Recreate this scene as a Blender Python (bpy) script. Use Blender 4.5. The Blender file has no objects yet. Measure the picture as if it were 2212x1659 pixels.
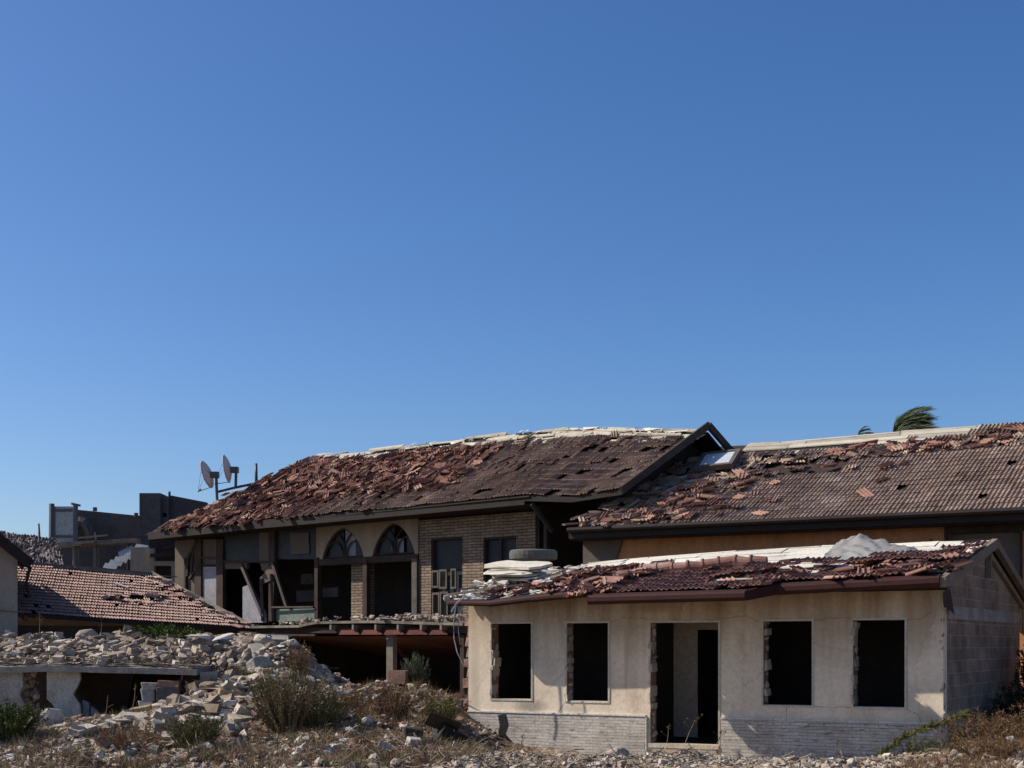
import bpy, bmesh, math, random
import numpy as np
from mathutils import Vector, Matrix, Euler, noise

R = math.radians
sc = bpy.context.scene
COL = sc.collection

# ------------------------------------------------------------------ camera
F = 3067.0; CX = 1106.0; HV = 1391.0; CZ = 2.15
cam_d = bpy.data.cameras.new('camera')
cam = bpy.data.objects.new('camera', cam_d); COL.objects.link(cam)
cam.location = (0, 0, CZ); cam.rotation_euler = (R(90), 0, 0)
cam_d.sensor_width = 36; cam_d.lens = F / 2212 * 36
cam_d.shift_y = (HV - 829.5) / 2212
cam_d.clip_start = 0.1; cam_d.clip_end = 8000
sc.camera = cam

# ------------------------------------------------------------------ light
LDIR = Vector((.772, -.085, -.630)).normalized()
SUN_EL = math.asin(-LDIR.z)
SUN_AZ = math.atan2(-LDIR.x, -LDIR.y)          # clockwise from +Y
world = bpy.data.worlds.new('World'); sc.world = world; world.use_nodes = True
nt = world.node_tree
bg = nt.nodes['Background']
sky = nt.nodes.new('ShaderNodeTexSky'); sky.sky_type = 'NISHITA'; sky.sun_disc = False
sky.sun_elevation = SUN_EL; sky.sun_rotation = SUN_AZ
sky.air_density = 1.0; sky.dust_density = 4.0; sky.ozone_density = 4.0; sky.altitude = 1500
hs = nt.nodes.new('ShaderNodeHueSaturation'); hs.inputs['Saturation'].default_value = 1.23; hs.inputs['Hue'].default_value = .506
nt.links.new(sky.outputs[0], hs.inputs['Color']); nt.links.new(hs.outputs[0], bg.inputs[0]); bg.inputs[1].default_value = 0.088
sun_d = bpy.data.lights.new('sun', 'SUN'); sun_d.energy = 3.9; sun_d.angle = R(0.5); sun_d.color = (1, .93, .83)
sun = bpy.data.objects.new('sun', sun_d); COL.objects.link(sun)
sun.rotation_euler = LDIR.to_track_quat('-Z', 'Y').to_euler(); sun.location = (-20, 0, 30)
sc.view_settings.view_transform = 'Standard'; sc.view_settings.look = 'None'
sc.view_settings.exposure = 0.6; sc.view_settings.gamma = 1

# ------------------------------------------------------------------ helpers
def W(u, v, Y): return Vector(((u - CX) * Y / F, Y, CZ + (HV - v) * Y / F))

class Fr:
    """plan frame: x along a facade (receding by th degrees to the left), y into the building"""
    def __init__(s, ox, oy, th):
        s.ox, s.oy, s.th = ox, oy, R(th)
        s.d = (math.cos(s.th), -math.sin(s.th)); s.n = (math.sin(s.th), math.cos(s.th))
    def w(s, x, y, z=0): return Vector((s.ox + x*s.d[0] + y*s.n[0], s.oy + x*s.d[1] + y*s.n[1], z))
    def loc(s, X, Y):
        a, b = X - s.ox, Y - s.oy
        return a*s.d[0] + b*s.d[1], a*s.n[0] + b*s.n[1]
    def hit(s, u, v, y=0):
        r = (u - CX) / F
        x = (r*(s.oy + y*s.n[1]) - (s.ox + y*s.n[0])) / (s.d[0] - r*s.d[1])
        Y = s.oy + y*s.n[1] + x*s.d[1]
        return x, CZ + (HV - v) * Y / F
    def hx(s, u, y=0): return s.hit(u, HV, y)[0]

class MB:
    def __init__(s): s.v = []; s.f = []; s.r = []
    def add(s, vs, fs, rnd=None):
        b = len(s.v); r = random.random() if rnd is None else rnd
        s.v.extend([tuple(p) for p in vs]); s.r.extend([r]*len(vs))
        s.f.extend([tuple(b+i for i in f) for f in fs])
    def box(s, x0, x1, y0, y1, z0, z1, rnd=None, M=None, jit=0):
        vs = [Vector((x, y, z)) for z in (z0, z1) for y in (y0, y1) for x in (x0, x1)]
        if jit: vs = [p + Vector([random.uniform(-jit, jit) for _ in range(3)]) for p in vs]
        if M is not None: vs = [M @ p for p in vs]
        s.add(vs, [(0,2,3,1),(4,5,7,6),(0,1,5,4),(2,6,7,3),(0,4,6,2),(1,3,7,5)], rnd)
    def beam(s, p, q, w, h, rnd=None, up=Vector((0,0,1))):
        p, q = Vector(p), Vector(q); d = (q-p).normalized()
        a = d.cross(up)
        if a.length < 1e-4: a = d.cross(Vector((0,1,0)))
        a.normalize(); b = a.cross(d).normalized()
        vs = []
        for c in (p, q):
            for i, j in ((-1,-1),(1,-1),(1,1),(-1,1)): vs.append(c + a*i*w/2 + b*j*h/2)
        s.add(vs, [(0,1,2,3),(7,6,5,4),(0,4,5,1),(1,5,6,2),(2,6,7,3),(3,7,4,0)], rnd)
    def tube(s, pts, r, n=6, rnd=None):
        pts = [Vector(p) for p in pts]; vs = []; fs = []
        rr = r if isinstance(r, (list, tuple)) else [r]*len(pts)
        for i, p in enumerate(pts):
            d = (pts[min(i+1, len(pts)-1)] - pts[max(i-1, 0)]).normalized()
            a = d.cross(Vector((0,0,1)))
            if a.length < 1e-3: a = d.cross(Vector((0,1,0)))
            a.normalize(); b = a.cross(d)
            for k in range(n):
                t = 2*math.pi*k/n; vs.append(p + (a*math.cos(t) + b*math.sin(t))*rr[i])
        for i in range(len(pts)-1):
            for k in range(n):
                k2 = (k+1) % n; fs.append((i*n+k, i*n+k2, (i+1)*n+k2, (i+1)*n+k))
        fs.append(tuple(range(n))[::-1]); fs.append(tuple((len(pts)-1)*n+k for k in range(n)))
        s.add(vs, fs, rnd)
    def prism(s, poly, axis, a0, a1, rnd=None):
        """extrude 2-D polygon; axis 'y': poly in (x,z)  'x': poly in (y,z)  'z': poly in (x,y)"""
        n = len(poly); f = {'y': lambda p, t: (p[0], t, p[1]), 'x': lambda p, t: (t, p[0], p[1]), 'z': lambda p, t: (p[0], p[1], t)}[axis]
        vs = [f(p, a0) for p in poly] + [f(p, a1) for p in poly]
        fs = [tuple(range(n)), tuple(range(2*n-1, n-1, -1))] + [(i, (i+1) % n, n+(i+1) % n, n+i) for i in range(n)]
        s.add(vs, fs, rnd)
    def build(s, name, mat, parent=None, smooth=False, recalc=True):
        me = bpy.data.meshes.new(name); me.from_pydata(s.v, [], s.f)
        at = me.attributes.new('rnd', 'FLOAT', 'POINT'); at.data.foreach_set('value', s.r)
        if recalc:
            bm = bmesh.new(); bm.from_mesh(me); bmesh.ops.recalc_face_normals(bm, faces=bm.faces); bm.to_mesh(me); bm.free()
        if smooth: me.polygons.foreach_set('use_smooth', [True]*len(me.polygons))
        me.materials.append(mat); me.update()
        o = bpy.data.objects.new(name, me); COL.objects.link(o)
        if parent: o.parent = parent
        return o

def tag(o, label=None, cat=None, group=None, kind=None):
    if label: o['label'] = label
    if cat: o['category'] = cat
    if cat and not kind: o['kind'] = 'thing'
    if group: o['group'] = group
    if kind: o['kind'] = kind
    return o
def thing(name, label, cat, loc=(0,0,0), rz=0, group=None):
    o = bpy.data.objects.new(name, None); COL.objects.link(o); o.location = loc; o.rotation_euler = (0,0,rz)
    o.empty_display_size = .3
    return tag(o, label, cat, group)
def fthing(name, label, cat, fr): return thing(name, label, cat, (fr.ox, fr.oy, 0), -fr.th)

def wallmesh(mb, x0, x1, z0, z1, holes, y0, y1, rnd=.5, axis='y'):
    """wall slab with rectangular holes (hx0,hx1,hz0,hz1)"""
    xs = sorted({x0, x1} | {h[0] for h in holes} | {h[1] for h in holes}); zs = sorted({z0, z1} | {h[2] for h in holes} | {h[3] for h in holes})
    def solid(i, j):
        if i < 0 or j < 0 or i >= len(xs)-1 or j >= len(zs)-1: return False
        cx, cz = (xs[i]+xs[i+1])/2, (zs[j]+zs[j+1])/2
        return not any(h[0] < cx < h[1] and h[2] < cz < h[3] for h in holes)
    P = (lambda x, y, z: (x, y, z)) if axis == 'y' else (lambda x, y, z: (y, x, z))
    vs = []; fs = []; idx = {}
    def V(x, y, z):
        k = (round(x, 5), round(y, 5), round(z, 5))
        if k not in idx: idx[k] = len(vs); vs.append(P(x, y, z))
        return idx[k]
    for i in range(len(xs)-1):
        for j in range(len(zs)-1):
            if not solid(i, j): continue
            a, b, c, d = xs[i], xs[i+1], zs[j], zs[j+1]
            fs.append((V(a,y0,c), V(b,y0,c), V(b,y0,d), V(a,y0,d))); fs.append((V(a,y1,c), V(a,y1,d), V(b,y1,d), V(b,y1,c)))
            if not solid(i-1, j): fs.append((V(a,y0,c), V(a,y0,d), V(a,y1,d), V(a,y1,c)))
            if not solid(i+1, j): fs.append((V(b,y0,c), V(b,y1,c), V(b,y1,d), V(b,y0,d)))
            if not solid(i, j-1): fs.append((V(a,y0,c), V(a,y1,c), V(b,y1,c), V(b,y0,c)))
            if not solid(i, j+1): fs.append((V(a,y0,d), V(b,y0,d), V(b,y1,d), V(a,y1,d)))
    mb.add(vs, fs, rnd)

# rock templates ---------------------------------------------------
random.seed(7)
def hull(n, flat=1.0, rough=.25):
    bm = bmesh.new()
    for _ in range(n):
        v = Vector((random.gauss(0,1), random.gauss(0,1), random.gauss(0,1))).normalized() * random.uniform(1-rough, 1)
        bm.verts.new((v.x, v.y*random.uniform(.7, 1), v.z*flat))
    r = bmesh.ops.convex_hull(bm, input=bm.verts)
    bmesh.ops.delete(bm, geom=[g for g in r['geom_interior'] if isinstance(g, bmesh.types.BMVert)], context='VERTS')
    bm.verts.index_update()
    vs = [v.co.copy() for v in bm.verts]; fs = [tuple(v.index for v in f.verts) for f in bm.faces]
    bm.free(); return vs, fs
def blocky():
    vs = [Vector((x, y, z)) for z in (-1, 1) for y in (-1, 1) for x in (-1, 1)]
    vs = [v + Vector([random.uniform(-.25, .12)*(-1 if c < 0 else 1) for c in v]) for v in vs]
    return vs, [(0,2,3,1),(4,5,7,6),(0,1,5,4),(2,6,7,3),(0,4,6,2),(1,3,7,5)]
FLAT2 = [hull(9, .9, .12) for _ in range(4)]; ROCK = [hull(13) for _ in range(14)]; ROUND = [hull(34, .85, .1) for _ in range(8)]
FLAT = [hull(11, .28) for _ in range(10)]; BLOCK = [blocky() for _ in range(12)]
def put(mb, tpl, loc, size, rot=None, rnd=None, tilt=.5):
    vs, fs = random.choice(tpl) if isinstance(tpl, list) else tpl
    if rot is None: rot = Euler((random.uniform(-tilt, tilt), random.uniform(-tilt, tilt), random.uniform(0, 6.3)))
    M = Matrix.Translation(loc) @ rot.to_matrix().to_4x4() @ Matrix.Diagonal((*size, 1))
    mb.add([M @ v for v in vs], fs, rnd)

# ------------------------------------------------------------------ materials
def node(t, kind, **kw):
    n = t.nodes.new(kind)
    for k, v in kw.items(): setattr(n, k, v)
    return n
def ramp(t, cols, pos=None):
    r = t.nodes.new('ShaderNodeValToRGB'); e = r.color_ramp.elements
    n = len(cols); pos = pos or [i/(n-1) for i in range(n)]
    while len(e) < n: e.new(.5)
    for i in range(n): e[i].position = pos[i]; e[i].color = (*cols[i][:3], 1)
    return r
def mat_base(name, rough=.9, spec=.25):
    m = bpy.data.materials.new(name); m.use_nodes = True; t = m.node_tree
    b = t.nodes['Principled BSDF']; b.inputs['Roughness'].default_value = rough
    b.inputs['Specular IOR Level'].default_value = spec
    tc = t.nodes.new('ShaderNodeTexCoord')
    return m, t, b, tc
def noise_n(t, vec, scale, detail=5, rough=.6):
    n = t.nodes.new('ShaderNodeTexNoise'); n.inputs['Scale'].default_value = scale; n.inputs['Detail'].default_value = detail
    n.inputs['Roughness'].default_value = rough; t.links.new(vec, n.inputs['Vector']); return n
def mth(t, op, a, b, clamp=False):
    n = t.nodes.new('ShaderNodeMath'); n.operation = op; n.use_clamp = clamp
    for i, x in enumerate((a, b)):
        if isinstance(x, (int, float)): n.inputs[i].default_value = x
        else: t.links.new(x, n.inputs[i])
    return n.outputs[0]
def mixc(t, fac, a, b, mode='MIX'):
    n = t.nodes.new('ShaderNodeMix'); n.data_type = 'RGBA'; n.blend_type = mode
    for i, x in ((0, fac), (6, a), (7, b)):
        if isinstance(x, (int, float)): n.inputs[i].default_value = x
        elif isinstance(x, tuple): n.inputs[i].default_value = (*x[:3], 1)
        else: t.links.new(x, n.inputs[i])
    return n.outputs[2]
def pmat(name, cols, nscale=2.0, rndw=.6, rough=.9, spec=.2, bump=.4, bscale=18, grain=.35, bdist=.02, trans=0):
    m, t, b, tc = mat_base(name, rough, spec); vec = tc.outputs['Object']
    at = node(t, 'ShaderNodeAttribute', attribute_name='rnd')
    n1 = noise_n(t, vec, nscale, 4, .6)
    f = mth(t, 'ADD', mth(t, 'MULTIPLY', at.outputs['Fac'], rndw), mth(t, 'MULTIPLY', mth(t, 'ADD', mth(t, 'MULTIPLY', n1.outputs[0], 2.2), -.6), 1-rndw), True)
    r = ramp(t, cols); t.links.new(f, r.inputs[0])
    n2 = noise_n(t, vec, nscale*9, 6, .7)
    g = ramp(t, [(1-grain,)*3, (1+grain*.4,)*3], [.3, .7]); t.links.new(n2.outputs[0], g.inputs[0])
    c = mixc(t, 1.0, r.outputs[0], g.outputs[0], 'MULTIPLY')
    t.links.new(c, b.inputs['Base Color'])
    if bump:
        n3 = noise_n(t, vec, bscale, 6, .65); bp = t.nodes.new('ShaderNodeBump'); bp.inputs['Strength'].default_value = bump
        bp.inputs['Distance'].default_value = bdist; t.links.new(n3.outputs[0], bp.inputs['Height']); t.links.new(bp.outputs[0], b.inputs['Normal'])
    return m
def coord2(t, tc, axis):
    sp = t.nodes.new('ShaderNodeSeparateXYZ'); t.links.new(tc.outputs['Object'], sp.inputs[0])
    cb = t.nodes.new('ShaderNodeCombineXYZ'); t.links.new(sp.outputs['X' if axis == 'x' else 'Y'], cb.inputs[0]); t.links.new(sp.outputs['Z'], cb.inputs[1])
    return cb.outputs[0], sp
def brickmat(name, axis, c1, c2, mortar, bw, bh, ms=.01, grime=(.5,.5,.5), bumpd=.01, squash=1, offset=.5, warp=0, dash=False):
    m, t, b, tc = mat_base(name, .92, .2); vec, sp = coord2(t, tc, axis)
    if warp:
        nw = noise_n(t, tc.outputs['Object'], 3, 3); vm = t.nodes.new('ShaderNodeVectorMath'); vm.operation = 'MULTIPLY_ADD'
        t.links.new(nw.outputs['Color'], vm.inputs[0]); vm.inputs[1].default_value = (warp, warp, 0); t.links.new(vec, vm.inputs[2]); vec = vm.outputs[0]
    br = t.nodes.new('ShaderNodeTexBrick'); t.links.new(vec, br.inputs[0]); br.offset = offset; br.squash = squash
    br.inputs['Color1'].default_value = (*c1, 1); br.inputs['Color2'].default_value = (*c2, 1); br.inputs['Mortar'].default_value = (*mortar, 1)
    br.inputs['Scale'].default_value = 1; br.inputs['Brick Width'].default_value = bw; br.inputs['Row Height'].default_value = bh
    br.inputs['Mortar Size'].default_value = ms; br.inputs['Mortar Smooth'].default_value = .3
    n1 = noise_n(t, tc.outputs['Object'], 1.3, 6, .65); g = ramp(t, [grime, (1,1,1)], [.35, .62]); t.links.new(n1.outputs[0], g.inputs[0])
    n2 = noise_n(t, tc.outputs['Object'], 22, 5, .7); g2 = ramp(t, [(.7,.7,.7), (1.12,1.12,1.12)], [.3, .7]); t.links.new(n2.outputs[0], g2.inputs[0])
    c = mixc(t, 1, mixc(t, 1, br.outputs['Color'], g.outputs[0], 'MULTIPLY'), g2.outputs[0], 'MULTIPLY')
    if dash:
        mp = t.nodes.new('ShaderNodeMapping'); mp.inputs['Scale'].default_value = (5, 24, 1); t.links.new(vec, mp.inputs[0])
        nd = noise_n(t, mp.outputs[0], 1, 3, .5); rd = ramp(t, [(1,1,1), (.45,.43,.41)], [.58, .66]); t.links.new(nd.outputs[0], rd.inputs[0]); c = mixc(t, .8, c, rd.outputs[0], 'MULTIPLY')
    t.links.new(c, b.inputs['Base Color'])
    h = mth(t, 'ADD', mth(t, 'SUBTRACT', 1, br.outputs['Fac']), mth(t, 'MULTIPLY', n2.outputs[0], .5))
    bp = t.nodes.new('ShaderNodeBump'); bp.inputs['Strength'].default_value = .8; bp.inputs['Distance'].default_value = bumpd
    t.links.new(h, bp.inputs['Height']); t.links.new(bp.outputs[0], b.inputs['Normal'])
    return m

def plaster(name, base, stain, axis='x', ztop=3.05, streak=.5, crack=True, stains=()):
    """old painted plaster: blotches, brown streaks denser towards the top, fine cracks"""
    m, t, b, tc = mat_base(name, .93, .15); vec2, sp = coord2(t, tc, axis); ob = tc.outputs['Object']
    n1 = noise_n(t, ob, .9, 6, .62); r1 = ramp(t, [tuple(c*.80 for c in base), base, tuple(min(1, c*1.1) for c in base)], [.32, .5, .68]); t.links.new(n1.outputs[0], r1.inputs[0])
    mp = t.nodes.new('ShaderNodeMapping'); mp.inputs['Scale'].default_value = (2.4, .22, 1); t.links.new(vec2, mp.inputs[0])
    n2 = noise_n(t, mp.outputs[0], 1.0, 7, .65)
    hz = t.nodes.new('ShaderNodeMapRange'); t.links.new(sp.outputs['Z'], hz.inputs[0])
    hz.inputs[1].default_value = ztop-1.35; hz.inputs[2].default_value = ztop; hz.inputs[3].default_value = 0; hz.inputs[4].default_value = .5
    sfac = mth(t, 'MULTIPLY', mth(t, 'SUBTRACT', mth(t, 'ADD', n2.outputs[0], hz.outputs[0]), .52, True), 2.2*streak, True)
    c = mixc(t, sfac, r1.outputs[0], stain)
    n3 = noise_n(t, ob, 14, 7, .7); g = ramp(t, [(.86,.85,.84), (1.05,1.05,1.05)], [.33, .6]); t.links.new(n3.outputs[0], g.inputs[0])
    c = mixc(t, 1, c, g.outputs[0], 'MULTIPLY')
    nd = noise_n(t, ob, 2.3, 8, .75); rd = ramp(t, [(0,0,0), (1,1,1)], [.60, .72]); t.links.new(nd.outputs[0], rd.inputs[0])
    c = mixc(t, mth(t, 'MULTIPLY', rd.outputs[0], .38), c, tuple(x*.52 for x in base))
    for (sx_, sz_, rx_, rz_, st_, cc_) in stains:
        dx_ = mth(t, 'DIVIDE', mth(t, 'SUBTRACT', sp.outputs['X' if axis == 'x' else 'Y'], sx_), rx_); dz_ = mth(t, 'DIVIDE', mth(t, 'SUBTRACT', sp.outputs['Z'], sz_), rz_)
        d2_ = mth(t, 'ADD', mth(t, 'MULTIPLY', dx_, dx_), mth(t, 'MULTIPLY', dz_, dz_))
        mk_ = mth(t, 'MULTIPLY', mth(t, 'SUBTRACT', mth(t, 'ADD', 1.0, mth(t, 'MULTIPLY', mth(t, 'SUBTRACT', n3.outputs[0], .5), 2.2)), d2_, True), st_, True)
        c = mixc(t, mk_, c, cc_)
    if crack:
        vo = t.nodes.new('ShaderNodeTexVoronoi'); vo.feature = 'DISTANCE_TO_EDGE'; vo.inputs['Scale'].default_value = .55
        wv = t.nodes.new('ShaderNodeVectorMath'); wv.operation = 'MULTIPLY_ADD'; t.links.new(n3.outputs['Color'], wv.inputs[0]); wv.inputs[1].default_value = (.25,.25,.25); t.links.new(ob, wv.inputs[2])
        t.links.new(wv.outputs[0], vo.inputs['Vector'])
        rc = ramp(t, [(.55,.5,.45), (1,1,1)], [.0, .012]); t.links.new(vo.outputs['Distance'], rc.inputs[0])
        c = mixc(t, .32, c, rc.outputs[0], 'MULTIPLY')
    t.links.new(c, b.inputs['Base Color'])
    bp = t.nodes.new('ShaderNodeBump'); bp.inputs['Strength'].default_value = .35; bp.inputs['Distance'].default_value = .012
    t.links.new(n3.outputs[0], bp.inputs['Height']); t.links.new(bp.outputs[0], b.inputs['Normal'])
    return m

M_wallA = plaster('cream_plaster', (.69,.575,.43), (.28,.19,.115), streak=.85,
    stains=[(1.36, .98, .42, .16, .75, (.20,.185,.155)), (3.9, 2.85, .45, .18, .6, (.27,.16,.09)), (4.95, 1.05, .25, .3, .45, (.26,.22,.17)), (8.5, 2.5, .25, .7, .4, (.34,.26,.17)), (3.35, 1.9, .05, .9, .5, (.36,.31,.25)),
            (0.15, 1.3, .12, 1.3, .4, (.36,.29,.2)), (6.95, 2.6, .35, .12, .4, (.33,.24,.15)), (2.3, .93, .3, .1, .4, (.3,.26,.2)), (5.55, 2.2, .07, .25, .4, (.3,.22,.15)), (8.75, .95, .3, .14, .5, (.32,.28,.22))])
M_trimA = pmat('pale_trim', [(.48,.43,.35), (.60,.55,.46)], 3, .3)
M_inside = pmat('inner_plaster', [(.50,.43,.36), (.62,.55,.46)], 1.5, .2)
M_innershade = pmat('painted_inside_shade', [(.028,.024,.02), (.06,.05,.042)], 1.5, .2)  # near-black colour stands in for the shade inside rooms and openings
M_dado = brickmat('split_stone_cladding', 'x', (.60,.55,.48), (.48,.435,.375), (.36,.32,.28), .30, .055, .004, (.75,.73,.7), .012, warp=.02, dash=True)
M_gable = brickmat('grey_block_wall', 'y', (.36,.275,.205), (.24,.18,.135), (.42,.35,.275), .42, .21, .012, (.55,.52,.5), .012, warp=.03)
M_stoneC = brickmat('thin_stone_courses', 'x', (.36,.265,.185), (.23,.17,.125), (.10,.075,.055), .34, .085, .014, (.7,.68,.66), .02, warp=.05)
M_tileA = pmat('red_clay_tile', [(.095,.05,.04), (.20,.098,.072), (.29,.155,.118), (.42,.29,.225)], 1.1, .55, .85, bump=.3)
M_tileC = pmat('weathered_brown_tile', [(.12,.074,.048), (.23,.15,.102), (.33,.225,.16), (.48,.37,.28)], .5, .5, .88, bump=.3)
M_tileCr = pmat('broken_red_tile', [(.09,.046,.033), (.20,.098,.070), (.30,.165,.12), (.48,.35,.27)], .6, .6, .88, bump=.3)
M_tileB = pmat('greyed_brown_tile', [(.15,.095,.066), (.28,.195,.142), (.36,.26,.195), (.48,.375,.295)], .6, .5, .88, bump=.3)
M_tileD = pmat('pinkish_clay_tile', [(.18,.10,.078), (.29,.185,.148), (.37,.25,.205), (.46,.345,.29)], 1.0, .6, .88, bump=.3)
M_board = pmat('cream_roof_board', [(.26,.225,.165), (.44,.395,.30), (.60,.555,.45)], 2.2, .55, .85, bump=.3)
M_boardw = pmat('white_roof_board', [(.50,.46,.37), (.66,.61,.51), (.76,.71,.61)], 2.2, .55, .85, bump=.3)
M_darkwood = pmat('dark_timber', [(.022,.015,.011), (.05,.034,.026), (.085,.06,.045)], 3, .4, .8)
M_fascia = pmat('dark_eave_board', [(.018,.013,.011), (.036,.026,.021)], 2, .3, .75)
M_gutA = pmat('maroon_gutter_paint', [(.028,.009,.007), (.055,.017,.013)], 3, .3, .7, .2, bump=.15)
M_greywood = pmat('grey_weathered_timber', [(.10,.085,.068), (.20,.17,.135), (.30,.26,.21)], 4, .6)
M_darkgrey = pmat('dark_grey_timber', [(.03,.026,.022), (.055,.048,.042), (.08,.07,.06)], 3, .5)
M_darkgrey2 = pmat('brown_grey_timber', [(.06,.05,.04), (.11,.092,.075), (.16,.135,.11)], 3, .5)
M_redpaint = pmat('faded_red_metal', [(.10,.032,.026), (.20,.065,.05)], 3, .5, .6)
M_orange = plaster('orange_plaster', (.60,.28,.125), (.14,.07,.04), ztop=5.1, streak=.5)
M_greypl = plaster('grey_beige_plaster', (.13,.105,.085), (.12,.09,.07), ztop=5.4, streak=.5)
M_cream = plaster('ochre_cream_plaster', (.38,.30,.20), (.15,.11,.08), ztop=5.7, streak=.55)
M_whitepanel = pmat('pale_grey_panel', [(.22,.22,.235), (.32,.32,.33)], 1.2, .3)
M_green = pmat('pale_green_panel', [(.13,.16,.135), (.22,.25,.21)], 1.5, .3)
M_dglass = pmat('dusty_dark_glass', [(.012,.016,.02), (.035,.042,.05)], 1.6, .2, .6, .25, bump=.05, grain=.5)
M_concrete = pmat('weathered_concrete', [(.17,.155,.13), (.31,.285,.24), (.44,.41,.355)], 2.2, .25, bump=.8, grain=.5)
M_capc = pmat('grey_green_concrete', [(.09,.095,.08), (.16,.16,.135)], 2, .3, bump=.5)
M_paleconc = pmat('whitewashed_concrete', [(.38,.35,.30), (.60,.57,.51), (.74,.71,.66)], 2.6, .4, bump=.7, grain=.45)
M_darkconc = pmat('dark_render', [(.065,.06,.057), (.13,.12,.112)], 1.2, .3)
M_rub = pmat('broken_masonry', [(.135,.10,.07), (.245,.19,.14), (.345,.28,.215), (.45,.38,.30), (.66,.60,.51)], 2.2, .78, bump=.7, bscale=25)
M_rubbrick = pmat('broken_brick', [(.14,.075,.055), (.26,.15,.11), (.36,.24,.19)], 3, .7, bump=.6)
M_rubpale = pmat('pale_mortar_chunks', [(.42,.38,.32), (.58,.54,.47), (.74,.71,.65)], 2.5, .7, bump=.5)
M_rubpale2 = pmat('torn_mortar', [(.30,.25,.20), (.42,.37,.30), (.55,.49,.41)], 5, .5, bump=.7, grain=.5)
M_ochre = pmat('ochre_stone', [(.34,.24,.13), (.48,.36,.20)], 3, .5, bump=.5)
M_darkstone = pmat('scorched_stone', [(.03,.026,.023), (.075,.065,.056)], 3, .5, bump=.6)
M_metal = pmat('dull_steel', [(.05,.052,.055), (.12,.12,.125)], 3, .4, .5, .5, bump=.05)
M_sheet = pmat('pale_zinc_sheet', [(.30,.31,.31), (.52,.53,.52), (.68,.69,.67)], 2, .6, .5, .4, bump=.1)
M_dish = pmat('beige_dish_enamel', [(.62,.55,.45), (.74,.67,.56)], 2, .2, .6, .3, bump=.03)
M_plastic = pmat('grey_white_plastic_sheet', [(.19,.185,.17), (.31,.30,.275)], 3, .2, .6, .3, bump=.4, bscale=9)
M_frostglass = pmat('dusty_pale_glass', [(.26,.29,.28), (.40,.43,.41)], 1.3, .2, .35, .5, bump=.03)
M_skyglass = pmat('dusty_skylight_glass', [(.50,.54,.58), (.62,.66,.70)], 2, .2, .25, .5, bump=.02)
M_cable = pmat('grey_cable', [(.20,.20,.20), (.42,.42,.41)], 6, .5, .6)
M_black = pmat('black_plastic', [(.012,.012,.012), (.03,.028,.026)], 3, .4, .6)
M_leafO = pmat('olive_foliage', [(.05,.05,.018), (.10,.095,.034), (.17,.15,.06)], 3, .8, .8, bump=0)
M_leafG = pmat('green_foliage', [(.03,.048,.010), (.065,.09,.018), (.12,.145,.032)], 3, .8, .8, bump=0)
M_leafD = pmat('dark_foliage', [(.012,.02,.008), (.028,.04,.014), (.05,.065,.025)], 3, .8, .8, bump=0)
M_leafY = pmat('yellow_green_foliage', [(.075,.078,.016), (.14,.13,.03), (.19,.17,.055)], 3, .8, .8, bump=0)
M_leafGrey = pmat('grey_green_foliage', [(.05,.065,.04), (.085,.105,.065), (.14,.165,.11)], 3, .8, .8, bump=0)
M_dry = pmat('rusty_dry_weed', [(.095,.05,.024), (.18,.10,.048), (.30,.195,.10)], 3, .8, .9, bump=0)
M_straw = pmat('straw_dry_grass', [(.15,.105,.05), (.27,.20,.11), (.38,.31,.19)], 3, .8, .9, bump=0)
M_leafY2 = pmat('yellow_olive_foliage', [(.06,.058,.018), (.12,.11,.035), (.20,.18,.07)], 3, .8, .8, bump=0)
M_strawb = pmat('tawny_dry_weed', [(.12,.075,.03), (.22,.15,.07), (.33,.25,.13)], 3, .8, .9, bump=0)
M_palm = pmat('palm_leaf', [(.03,.055,.022), (.065,.10,.042), (.17,.20,.12)], 2, .8, .6, bump=0)
M_stem = pmat('woody_stem', [(.10,.075,.045), (.19,.15,.10)], 5, .6)
M_flower = pmat('purple_blossom', [(.20,.02,.16), (.38,.06,.30)], 5, .8, bump=0)

# ground material: broken masonry dust
def groundmat():
    m, t, b, tc = mat_base('rubble_earth', .96, .1); ob = tc.outputs['Object']
    n1 = noise_n(t, ob, .55, 5, .6); r1 = ramp(t, [(.14,.095,.060), (.31,.24,.175), (.44,.365,.285)], [.35, .5, .66]); t.links.new(n1.outputs[0], r1.inputs[0])
    vo = t.nodes.new('ShaderNodeTexVoronoi'); vo.inputs['Scale'].default_value = 14; t.links.new(ob, vo.inputs['Vector'])
    sv = t.nodes.new('ShaderNodeSeparateXYZ'); t.links.new(vo.outputs['Color'], sv.inputs[0])
    r2 = ramp(t, [(.5,.48,.46), (1,1,1), (1.55,1.5,1.42)], [0, .6, 1]); t.links.new(sv.outputs[0], r2.inputs[0])
    c = mixc(t, 1, r1.outputs[0], r2.outputs[0], 'MULTIPLY'); t.links.new(c, b.inputs['Base Color'])
    n3 = noise_n(t, ob, 9, 9, .75)
    h = mth(t, 'ADD', n3.outputs[0], mth(t, 'MULTIPLY', vo.outputs['Distance'], -.5))
    bp = t.nodes.new('ShaderNodeBump'); bp.inputs['Strength'].default_value = 1; bp.inputs['Distance'].default_value = .06
    t.links.new(h, bp.inputs['Height']); t.links.new(bp.outputs[0], b.inputs['Normal'])
    return m
M_ground = groundmat()

# ------------------------------------------------------------------ frames of the buildings
A = Fr(-.839, 27.377, 29.6)       # near plastered house, origin at its left front corner
Cc = Fr(2.59, 36.3, 40.0)         # big timber-framed house, origin at the right eave corner
B = Fr(1.61*.972, 36.86*.972, 29.6)         # orange house, origin at left end of its eave
D = Fr(-11.76, 34.0, -30.8)       # low tiled roof at left

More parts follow.
